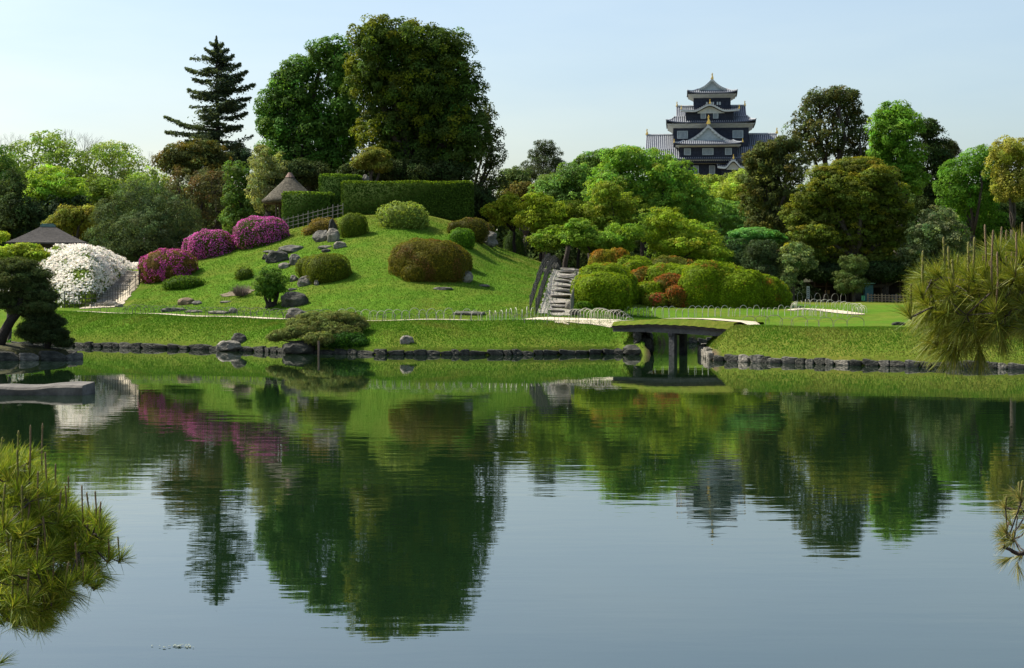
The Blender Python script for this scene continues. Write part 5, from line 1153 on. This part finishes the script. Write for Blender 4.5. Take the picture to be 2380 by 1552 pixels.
# ------------------------------------------------------------------ castle
def castle():
    YC = 306.0; cx_ = (1660 - 1190) / F * 300
    root = thing('castle_keep', 'black multi storeyed castle keep with tiled roofs and gold ornaments on the skyline', 'castle', (cx_, YC, 0), R(-6))
    def part(mb, name, mat, par=root, **k): return mb.build(name, mat, par, **k)
    def skirt(mb, rb, w, d, z0, wi, di, z1, sag=.28, lift=.35, cy=0, cx=0, rib=.36, th=.16):
        """four tiled slopes from the eaves rectangle up to the inner one; rb collects the tile ribs"""
        n = 5
        for side in range(4):
            L_, Li, run, off = (w, wi, (d - di) / 2, d / 2) if side % 2 == 0 else (d, di, (w - wi) / 2, w / 2)
            ang = side * PI / 2; ca, sa = math.cos(ang), math.sin(ang)
            def pt(s, f, dz=0):   # s in -1..1 along the edge, f 0 eave .. 1 top
                h = (L_ * (1 - f) + Li * f) / 2; x = s * h; y = -(off - run * f)
                z = z0 + (z1 - z0) * (f - sag * math.sin(PI * f) * .45) + lift * abs(s) ** 5 * (1 - f) ** 2 + dz
                return (cx + x * ca - y * sa, cy + x * sa + y * ca, z)
            S = [-1, -.92, -.8, -.5, 0, .5, .8, .92, 1]
            for a, b in zip(S[:-1], S[1:]):
                for i in range(n): mb.poly([pt(a, i / n), pt(b, i / n), pt(b, (i + 1) / n), pt(a, (i + 1) / n)])
                mb.poly([pt(a, 0, -th), pt(b, 0, -th), pt(b, 0), pt(a, 0)])
            m = int(L_ / rib)
            for k in range(m + 1):
                x = -L_ / 2 + L_ * k / m; e = L_ / 2 - abs(x); fm = min(1, e / max(1e-3, (L_ - Li) / 2)) if Li < L_ else 1
                if fm < .06: continue
                pp = []
                for i in range(n + 1):
                    f = fm * i / n; h = (L_ * (1 - f) + Li * f) / 2; pp.append(Vector(pt(max(-1, min(1, x / h)), f, .05)))
                rb.tube(pp, .065, 4, False)
            hp = [Vector(pt(1, i / n, .08)) for i in range(n + 1)]; rb.tube(hp, .13, 5)
    def soffit(w, d, z0, wi, di, z1, cy=0, cx=0):
        mb = MB(); v = [(cx + sx * w / 2, cy + sy * d / 2, z0) for sx, sy in ((-1, -1), (1, -1), (1, 1), (-1, 1))] + [(cx + sx * wi / 2, cy + sy * di / 2, z1) for sx, sy in ((-1, -1), (1, -1), (1, 1), (-1, 1))]
        wm_ = (w * .8 + wi * .2), (d * .8 + di * .2); v += [(cx + sx * wm_[0] / 2, cy + sy * wm_[1] / 2, z0 - .10) for sx, sy in ((-1, -1), (1, -1), (1, 1), (-1, 1))]
        for k in range(4):
            k2 = (k + 1) % 4; mb.poly([v[k], v[k2], v[8 + k2], v[8 + k]][::-1]); mb.poly([v[8 + k], v[8 + k2], v[4 + k2], v[4 + k]][::-1])
        # rafters ends
        part(mb, 'soffit', M['plaster'])
        mb = MB(); n = int(w / .4)
        for k in range(n): mb.box((cx - w / 2 + w * (k + .5) / n, cy - d / 2 + .12, z0 - .16), (.14, .3, .12))
        part(mb, 'rafters', M['plaster'])
    def body(w, d, z0, z1, cy=0, cx=0):
        mb = MB(); mb.box((cx, cy, (z0 + z1) / 2), (w, d, z1 - z0)); part(mb, 'wall', M['castleboard'])
        mb = MB()
        k = 0; z = z0 + .3
        while z < z1 - .1: mb.box((cx, cy, z), (w + .05, d + .05, .05)); z += .42
        part(mb, 'boarding', M['castleboard'])
    def window(x, z, w, h, y, par=root, bars=6):
        mb = MB(); mb.box((x, y, z), (w, .12, h)); o = part(mb, 'window', M['paleblind'])
        mb = MB()
        for sx in (-1, 1): mb.box((x + sx * w / 2, y - .08, z), (.10, .12, h + .1))
        for sz in (-1, 1): mb.box((x, y - .08, z + sz * h / 2), (w + .1, .12, .10))
        mb.build('frame', M['lattice'], o); mb = MB()
        for i in range(bars): mb.box((x - w / 2 + w * (i + .5) / bars, y - .09, z), (w / bars * .5, .08, h))
        mb.build('bars', M['lattice'], o)
    def finial(x, y, z, h=1.0):
        mb = MB(); mb.tube([(x, y, z - .05), (x, y, z + .18 * h), (x + .05 * h, y, z + .45 * h), (x - .02 * h, y, z + .72 * h), (x + .03 * h, y, z + h), (x, y, z + h * 1.15)], [.26 * h, .24 * h, .15 * h, .09 * h, .10 * h, .01], 6)
        mb.box((x, y, z + .1 * h), (.5 * h, .18, .22 * h)); mb.poly([(x, y, z + .6 * h), (x + .22 * h, y, z + .98 * h), (x + .04 * h, y, z + .82 * h)]); mb.poly([(x, y, z + .6 * h), (x - .2 * h, y, z + .95 * h), (x - .03 * h, y, z + .82 * h)])
        part(mb, 'ornament', M['gold'], smooth=False)
    def gable(w, z0, z1, y0, y1, cx=0, axis='y', over=.35, th=.3, concave=.18, face=True):
        """gabled roof: ridge runs along y (front to back) or x"""
        def P_(a, b, z): return (cx + a, b, z) if axis == 'y' else (b, a + cx, z)
        n = 8; mb = MB(); rb = MB(); prof = []
        for i in range(n + 1):
            t = i / n; prof.append((w / 2 * (1 - t), z0 + (z1 - z0) * (t - concave * math.sin(PI * t) * .8)))
        ya, yb = y0 - over, y1 + over
        for s in (-1, 1):
            for (xa, za), (xb, zb) in zip(prof[:-1], prof[1:]):
                q = [P_(s * xa, ya, za), P_(s * xa, yb, za), P_(s * xb, yb, zb), P_(s * xb, ya, zb)]; mb.poly(q if s < 0 else q[::-1])
            m = int((yb - ya) / .36)
            for k in range(m + 1):
                y = ya + (yb - ya) * k / m; rb.tube([Vector(P_(s * x, y, z + .05)) for x, z in prof], .065, 4, False)
        rb.tube([Vector(P_(0, ya - .05, z1 + .12)), Vector(P_(0, yb + .05, z1 + .12))], .2, 6)
        part(mb, 'roof', M['tile']); part(rb, 'roof_ribs', M['tileridge'])
        for yy, sg in ((ya, -1), (yb, 1)):
            bb = MB()     # bargeboards
            for s in (-1, 1):
                for (xa, za), (xb, zb) in zip(prof[:-1], prof[1:]):
                    for dz0, dz1, yo in ((-.02, -th, 0),):
                        A, B2 = P_(s * xa, yy + sg * .03, za - .02), P_(s * xb, yy + sg * .03, zb - .02); C_, D_ = P_(s * xb * .97, yy + sg * .03, zb - th - .08), P_(s * xa * .9, yy + sg * .03, za - th * .6)
                        A2, B3, C2, D2 = [tuple(Vector(v) + Vector(P_(0, -sg * .12, 0)) - Vector(P_(0, 0, 0))) for v in (A, B2, C_, D_)]
                        bb.poly([A, B2, C_, D_]); bb.poly([D_, C_, C2, D2]); bb.poly([A2, D2, C2, B3])
            part(bb, 'bargeboard', M['plaster'])
        if face:
            for yy in (y0, y1):
                gb = MB(); poly = [P_(-x, yy, z - th * .5) for x, z in prof] + [P_(x, yy, z - th * .5) for x, z in prof[::-1][1:]]
                gb.poly(poly); part(gb, 'gable', M['lattice'] if axis == 'y' else M['castleboard'])
    def curved(w, zc, h, y0, y1, cx=0, th=.32, tail=.2):
        """cusped gable: a roof whose front edge swells like a bow"""
        mb = MB(); rb = MB(); fb = MB(); n = 24
        def z(s): return zc + h * max(0, math.cos(min(1, abs(s) / .55) * PI) * .5 + .5) + tail * abs(s) ** 4
        S = [i / n * 2 - 1 for i in range(n + 1)]
        for a, b in zip(S[:-1], S[1:]):
            xa, xb = cx + a * w / 2, cx + b * w / 2
            mb.poly([(xa, y0, z(a)), (xb, y0, z(b)), (xb, y1, z(b) + .5), (xa, y1, z(a) + .5)])
            fb.poly([(xa, y0 - .02, z(a) - th), (xb, y0 - .02, z(b) - th), (xb, y0 - .02, z(b) - .03), (xa, y0 - .02, z(a) - .03)])
            fb.poly([(xa, y0, z(a) - th), (xa, y0 + .9, z(a) - th), (xb, y0 + .9, z(b) - th), (xb, y0, z(b) - th)])
            fb.poly([(xa, y0 + .9, z(a) - th * 1.4), (xb, y0 + .9, z(b) - th * 1.4), (xb, y0 + .9, zc - .5), (xa, y0 + .9, zc - .5)]) if abs(a) < .5 else None
        for k in range(int(w / .36) + 1):
            s = -1 + 2 * k / int(w / .36); rb.tube([(cx + s * w / 2, y0 - .05, z(s) + .05), (cx + s * w / 2, y1, z(s) + .55)], .065, 4, False)
        part(mb, 'roof', M['tile']); part(rb, 'roof_ribs', M['tileridge']); part(fb, 'bargeboard', M['plaster'])
    def sk(*a, **k):
        mb, rb = MB(), MB(); skirt(mb, rb, *a, **k); part(mb, 'roof', M['tile']); part(rb, 'roof_ribs', M['tileridge'])
    # stone base and lowest storeys
    mb = MB()
    vs = [(sx * 17, sy * 13, 3) for sx, sy in ((-1, -1), (1, -1), (1, 1), (-1, 1))] + [(sx * 12.5, sy * 9, 19.5) for sx, sy in ((-1, -1), (1, -1), (1, 1), (-1, 1))]
    mb.faces(vs, [(0, 1, 5, 4), (1, 2, 6, 5), (2, 3, 7, 6), (3, 0, 4, 7), (4, 5, 6, 7)]); part(mb, 'stone_base', M['rock'])
    body(23, 16, 19.5, 26.2)
    for x in (-8.0, -3.0, 0.0): window(x + .2, 25.0, 1.0, 1.5, -8.05)
    soffit(27.6, 19.6, 26.75, 23.0, 16, 26.15)
    sk(28, 20, 26.9, 24.0, 14.0, 29.0, lift=.2)
    gable(14.2, 28.9, 32.2, -11.6, 12.0, cx=0, axis='x', over=.5, concave=.12)
    for x in (-12.0, 12.5): finial(x, 0, 32.4, 1.0)
    # upper third storey
    body(14.0, 11.5, 28.5, 33.1)
    for x in (-5.25, 5.0): window(x, 31.75, 1.9, 1.35, -5.8, bars=8)
    soffit(16.2, 13.6, 33.75, 14.0, 11.5, 33.0)
    sk(16.6, 14.0, 33.9, 13.4, 9.0, 35.3, lift=.5)
    gable(9.4, 35.2, 37.6, -6.1, 6.3, cx=0, axis='x', over=.3)
    for x in (-6.3, 6.5): finial(x, 0, 37.7, .85)
    # front block with great gable
    body(10.6, 4.0, 26.2, 29.3, cy=-7.4, cx=-.45)
    for x, ww in ((-4.35, 1.15), (-.6, 1.95), (3.15, 1.15)): window(x, 28.25, ww, 1.15, -9.45, bars=6 if ww < 1.5 else 9)
    soffit(12.0, 5.6, 29.45, 10.6, 4.0, 29.1, cy=-7.6, cx=-.55)
    sk(12.3, 6.0, 29.55, 9.0, 3.6, 30.3, cy=-7.6, cx=-.55, lift=.3)
    gable(8.8, 30.1, 33.2, -8.9, -5.0, cx=-.5, axis='y', over=.35, th=.42)
    finial(-.5, -9.2, 33.4, 1.45)
    for x in (-6.8, 5.7): finial(x, -10.5, 29.9, .6)
    # block with cusped gable
    body(8.9, 3.6, 34.0, 36.3, cy=-4.3, cx=-.2)
    for x in (-1.4, .9): window(x, 35.2, .9, .95, -6.15, bars=4)
    curved(10.9, 36.15, 1.15, -7.2, -3.0, cx=-.2)
    for x, z in ((-.2, 37.4), (-5.5, 36.4), (5.2, 36.4)): finial(x, -7.0, z, .75 if x == -.2 else .7)
    # top storey
    body(6.9, 6.2, 36.4, 38.95, cx=.3)
    for x in (-.7, .1, .5, 1.3, 1.75):
        mb = MB(); mb.box((x, -3.12, 37.85), (.28, .08, .55)); part(mb, 'window', M['plaster'])  # pale panels stand in for bright sky seen through the windows
    soffit(9.0, 8.4, 39.55, 6.9, 6.2, 38.9, cx=.3)
    sk(9.4, 8.8, 39.7, 5.2, 5.4, 40.6, lift=.45, cx=.3)
    gable(5.2, 40.5, 42.4, -3.1, 3.1, cx=.3, axis='y', over=.35, th=.4)
    finial(.3, -3.3, 42.4, 1.05); finial(.3, 3.4, 42.4, 1.05)
    # cusped porch gable low at the right
    curved(5.8, 25.3, 1.35, -11.6, -8.6, cx=4.0, th=.4); finial(4.0, -11.4, 26.8, .7)
    body(4.2, 2.0, 21, 25.0, cy=-9.5, cx=4.0)
castle()

# ------------------------------------------------------------------ foreground black pines
def needle_mesh(name, items, parent, seed, colr):
    """items: list of (centre, direction, number, length, spread, droop)"""
    rs = np.random.RandomState(seed); V = []; C = []
    for c, d, n, ln, sp, dr in items:
        c = np.array(c); d = np.array(d, float); d /= np.linalg.norm(d)
        dirs = unit(d + rs.normal(size=(n, 3)) * sp); L_ = ln * rs.uniform(.7, 1.1, (n, 1))
        st = c + d * rs.uniform(-.25, .35, (n, 1)) * ln * .5
        m_ = st + dirs * L_ * .5 + np.array([0, 0, -1]) * dr * L_ * .08; e = st + dirs * L_ + np.array([0, 0, -1]) * dr * L_ * .35
        s = np.cross(dirs, unit(rs.normal(size=(n, 3)))); s = unit(s) * .0009
        V.append(np.stack([st - s, st + s, m_ + s, m_ - s], 1)); V.append(np.stack([m_ - s, m_ + s, e + s * .3, e - s * .3], 1))
        cc = np.array(colr)[rs.randint(0, len(colr), n)] * np.exp(rs.normal(0, .22, (n, 1))); C += [cc, cc]
    V = np.concatenate([v.reshape(-1, 3) for v in V]); C = np.concatenate(C)
    return link(name, raw_mesh(name, V, np.arange(len(V)).reshape(-1, 4), [M['needle']], fcol=np.clip(C, 0, 1)), parent)
M['candle'] = noisemat('candle', (.17, .12, .055), (.30, .21, .11), 60, .7, .6, bscale=400)
M['greencandle'] = noisemat('greencandle', (.14, .16, .03), (.26, .22, .06), 60, .7, .6, bscale=400)
NC = [(.15, .20, .018), (.19, .23, .02), (.10, .15, .015), (.27, .28, .05)]
def inpoly(x, y, P_):
    c = False
    for i in range(len(P_)):
        (x1, y1), (x2, y2) = P_[i], P_[i - 1]
        if (y1 > y) != (y2 > y) and x < (x2 - x1) * (y - y1) / (y2 - y1) + x1: c = not c
    return c
def fgpine(label, trunkx, limbs, candles, poly, nn, Y, ln, seed, bias, colr=NC, dens=1.0, extra=(), droopf=.2, clen=None, up=.6):
    rs = np.random.RandomState(seed)
    root = thing('pine_tree', label, 'pine tree', (trunkx, Y, H(trunkx, Y)), group='black pines framing the view'); o = root.location.copy()
    P3 = lambda u, v, dy=0: at(u, v, Y + dy) - o
    mb = MB(); top = 0
    zt_ = max(P3(*L_[0]).z for L_ in limbs) + .25; mb.tube([Vector((0, 0, -.2)), Vector((.03, 0, zt_ * .4)), Vector((0, .03, zt_ * .8)), Vector((0, 0, zt_))], [.10, .08, .05, .012], 10); mb.build('trunk', M['bark'], root, smooth=True)
    nodes = []
    for L_ in limbs:
        pts = [P3(*q) for q in L_]; pts = [Vector((0, .02, pts[0].z - .03))] + pts; mb = MB(); sp = []
        for a, b in zip(pts[:-1], pts[1:]):
            for k in range(4): sp.append(a.lerp(b, k / 4) + Vector(rs.normal(size=3)) * .004)
        sp.append(pts[-1]); mb.tube(sp, list(np.linspace(.018, .005, len(sp))), 7); mb.build('branch', M['bark'], root, smooth=True); nodes += sp
    items = [(tuple(q + Vector(rs.normal(size=3)) * .02), (rs.normal() * .5, rs.normal() * .5, .6), 60, ln, .6, droopf) for q in nodes[4:] for _ in range(2 if nn > 50 else 1) if (nn > 50 or abs(q.x) < .6)]
    k = 0; C = []; vmin = min(p[1] for p in poly); vmax = max(p[1] for p in poly)
    while k < nn:
        u = rs.uniform(min(p[0] for p in poly), max(p[0] for p in poly)); v = rs.uniform(min(p[1] for p in poly), max(p[1] for p in poly))
        if not inpoly(u, v, poly): continue
        k += 1; C.append((P3(u, v, rs.uniform(-.35, .35)), v))
    tw = MB()
    for c, v in C:
        nb = min(nodes, key=lambda q: (q - c).length); nodes.append(c)
        tw.tube([nb, nb.lerp(c, .5) + Vector((0, 0, -.01)), c], [.0035, .003, .0025], 4, False)
        items.append((tuple(c), tuple(Vector((bias[0], bias[1], bias[2] + (up * (1 - 2 * np.clip((v - vmin) / (vmax - vmin), 0, 1))))) + Vector(rs.normal(size=3)) * .38), int(80 * dens), ln, .42, droopf))
    for u, v0, l, g in candles:
        l *= 1.3; v0 -= 6
        dy = rs.uniform(-.5, .0); s = F / (Y + dy); t_ = P3(u, v0, dy); b_ = t_ + Vector((rs.normal() * .006, 0, -l / s)); mb = MB()
        r = .0033 if not g else .0042; mb.tube([b_, b_.lerp(t_, .5) + Vector((rs.normal() * .003, 0, 0)), b_.lerp(t_, .95), t_], [r * 1.15, r, r * 1.1, r * .5], 6)
        mb.build('candle', M['greencandle' if g else 'candle'], root, smooth=True)
        nb = min(nodes, key=lambda q: (q - b_).length); tw.tube([nb, b_], [.0035, .003], 4, False)
        items.append((tuple(b_), (bias[0], bias[1], .9), int(80 * dens), ln * .9, .5, droopf * .5))
        if g:   # short young needles clinging to the shoot
            for t in np.linspace(.05, .8, 7): items.append((tuple(b_.lerp(t_, t)), (0, 0, 1), 22, ln * .22, .28, 0))
        else:
            for t in np.linspace(.05, .9, 6): items.append((tuple(b_.lerp(t_, t)), (0, 0, 1), 8, .012, .25, 0))
    for (u, v, d, n, l) in extra: items.append((tuple(P3(u, v, rs.uniform(-.1, .1))), d, n, l, .3, .35))
    tw.build('twigs', M['bark'], root)
    needle_mesh('needles', items, root, seed, colr)
cr = [(2193, 556, 95), (2145, 588, 85), (2133, 626, 70), (2117, 666, 60), (2173, 615, 60), (2204, 578, 90), (2213, 608, 60), (2227, 596, 70), (2251, 567, 90), (2265, 556, 80), (2289, 527, 95), (2308, 540, 110), (2328, 532, 100), (2339, 540, 90), (2362, 545, 80), (2376, 522, 90), (2255, 600, 70), (2318, 590, 110), (2300, 610, 60), (2186, 705, 80), (2352, 590, 70), (2240, 640, 60), (2285, 600, 60), (2160, 640, 60)]
fgpine('foreground black pine branch with upright shoots at the right edge', 2.95, [[(2700, 620), (2380, 728), (2328, 765), (2288, 789), (2221, 800)], [(2700, 600), (2380, 653), (2328, 677), (2260, 690), (2162, 709)], [(2380, 728), (2340, 700), (2300, 660), (2260, 650)], [(2640, 610), (2400, 600), (2350, 620)]],
       [(u, v, l, u < 2280) for u, v, l in cr], [(2150, 640), (2260, 610), (2400, 560), (2400, 760), (2300, 770), (2240, 800), (2170, 790), (2150, 720)], 230, 6.3, .10, 51, (-.55, -.3, .15), colr=NC, droopf=.35,
       extra=[(2221, 800, (-.15, 0, -1), 130, .13), (2275, 805, (.1, 0, -1), 120, .12), (2328, 770, (.1, 0, -1), 110, .11), (2221, 800, (-1, 0, -.6), 120, .13), (2162, 709, (-.7, 0, -.8), 120, .13), (2190, 740, (-.6, 0, -1), 120, .13), (2180, 780, (-.7, 0, -.8), 120, .12), (2320, 685, (.2, 0, -1), 100, .1), (2375, 735, (0, 0, -1), 80, .12)])
cl = [(71, 993, 100), (99, 989, 110), (43, 1006, 80), (129, 1083, 70), (159, 1111, 90), (190, 1133, 70), (201, 1150, 50), (221, 1146, 60), (234, 1171, 60), (233, 1182, 60), (274, 1253, 45), (6, 1021, 60), (71, 1041, 90), (105, 1056, 80), (152, 1133, 60), (141, 1257, 70), (175, 1266, 70), (221, 1310, 50), (90, 1257, 60), (67, 1328, 60), (112, 1276, 60), (204, 1193, 60), (142, 1145, 60), (32, 1152, 90), (51, 1133, 90), (20, 1080, 80), (88, 1100, 80), (118, 1160, 70), (15, 1200, 80), (60, 1230, 70), (40, 1050, 80), (252, 1255, 45), (25, 1262, 60), (52, 1290, 55), (125, 1300, 60), (160, 1310, 50), (192, 1300, 50), (30, 1340, 60), (100, 1350, 55), (70, 1170, 70), (100, 1205, 70), (170, 1200, 60), (12, 1130, 80), (130, 1120, 60), (57, 1085, 80)]
fgpine('foreground black pine branch with brown shoots at the lower left', -2.75, [[(-260, 1330), (0, 1420), (40, 1450), (92, 1458)], [(-260, 1250), (0, 1290), (60, 1330), (120, 1370), (160, 1372)], [(-200, 1200), (20, 1210), (120, 1260), (200, 1330), (215, 1340)], [(-200, 1120), (20, 1110), (70, 1130)], [(-100, 1230), (60, 1220), (160, 1240), (240, 1290)]],
       [(u, v, l, u < 60) for u, v, l in cl], [(-20, 1080), (60, 1060), (95, 1130), (150, 1170), (200, 1210), (235, 1275), (210, 1330), (140, 1330), (150, 1400), (90, 1440), (40, 1440), (-20, 1400)], 330, 6.3, .09, 52, (.55, -.1, .5), colr=[(.16, .26, .02), (.24, .31, .022), (.09, .15, .015), (.32, .34, .05)], droopf=.15,
       extra=[(-5, 1545, (.6, 0, .5), 40, .09), (160, 1372, (1, 0, -.5), 50, .1), (210, 1335, (1, 0, -.1), 80, .11), (90, 1455, (1, 0, .3), 70, .1)])
YC_ = [(.28, .28, .10), (.36, .30, .12), (.18, .22, .06), (.12, .16, .04)]
fgpine('sparse yellowing pine twigs at the lower right edge', 3.3, [[(2700, 1250), (2420, 1220), (2378, 1190), (2340, 1180)], [(2700, 1330), (2420, 1290), (2355, 1283), (2330, 1270)], [(2700, 1200), (2400, 1160), (2365, 1150)]],
       [(2368, 1125, 35, 1), (2377, 1122, 38, 1), (2338, 1160, 20, 1), (2345, 1218, 20, 0), (2356, 1240, 18, 0)], [(2330, 1160), (2400, 1130), (2400, 1300), (2335, 1290)], 9, 6.4, .055, 53, (-.6, -.1, .1), colr=YC_, dens=.7,
       extra=[(2352, 1222, (-.6, 0, 1), 40, .07), (2345, 1240, (-1, 0, .1), 50, .07), (2350, 1262, (-1, 0, -.3), 50, .07), (2352, 1295, (-1, 0, -.4), 60, .075), (2365, 1310, (.1, 0, -1), 40, .075), (2370, 1150, (-1, 0, .3), 50, .07)])
# floating leaves
for i, (u, v, sz, lb) in enumerate([(405, 1503, .16, 'pale scum patch floating in the pond at the lower left'), (420, 1502, .10, 'small pale leaf floating beside the patch')]):
    y = 2.9 * F / (v - 672); x = (u - 1190) / F * y; mb = MB(); rs = np.random.RandomState(i)
    for k in range(14): mb.box((x + rs.normal() * sz * .45, y + rs.normal() * .03, .004 + k * .0006), (rs.uniform(.01, .03), .012, .002), rs.uniform(0, 3))
    tag(mb.build('floating_leaves', noisemat('scum', (.16, .2, .16), (.3, .34, .28), 20)), lb, 'floating leaves')
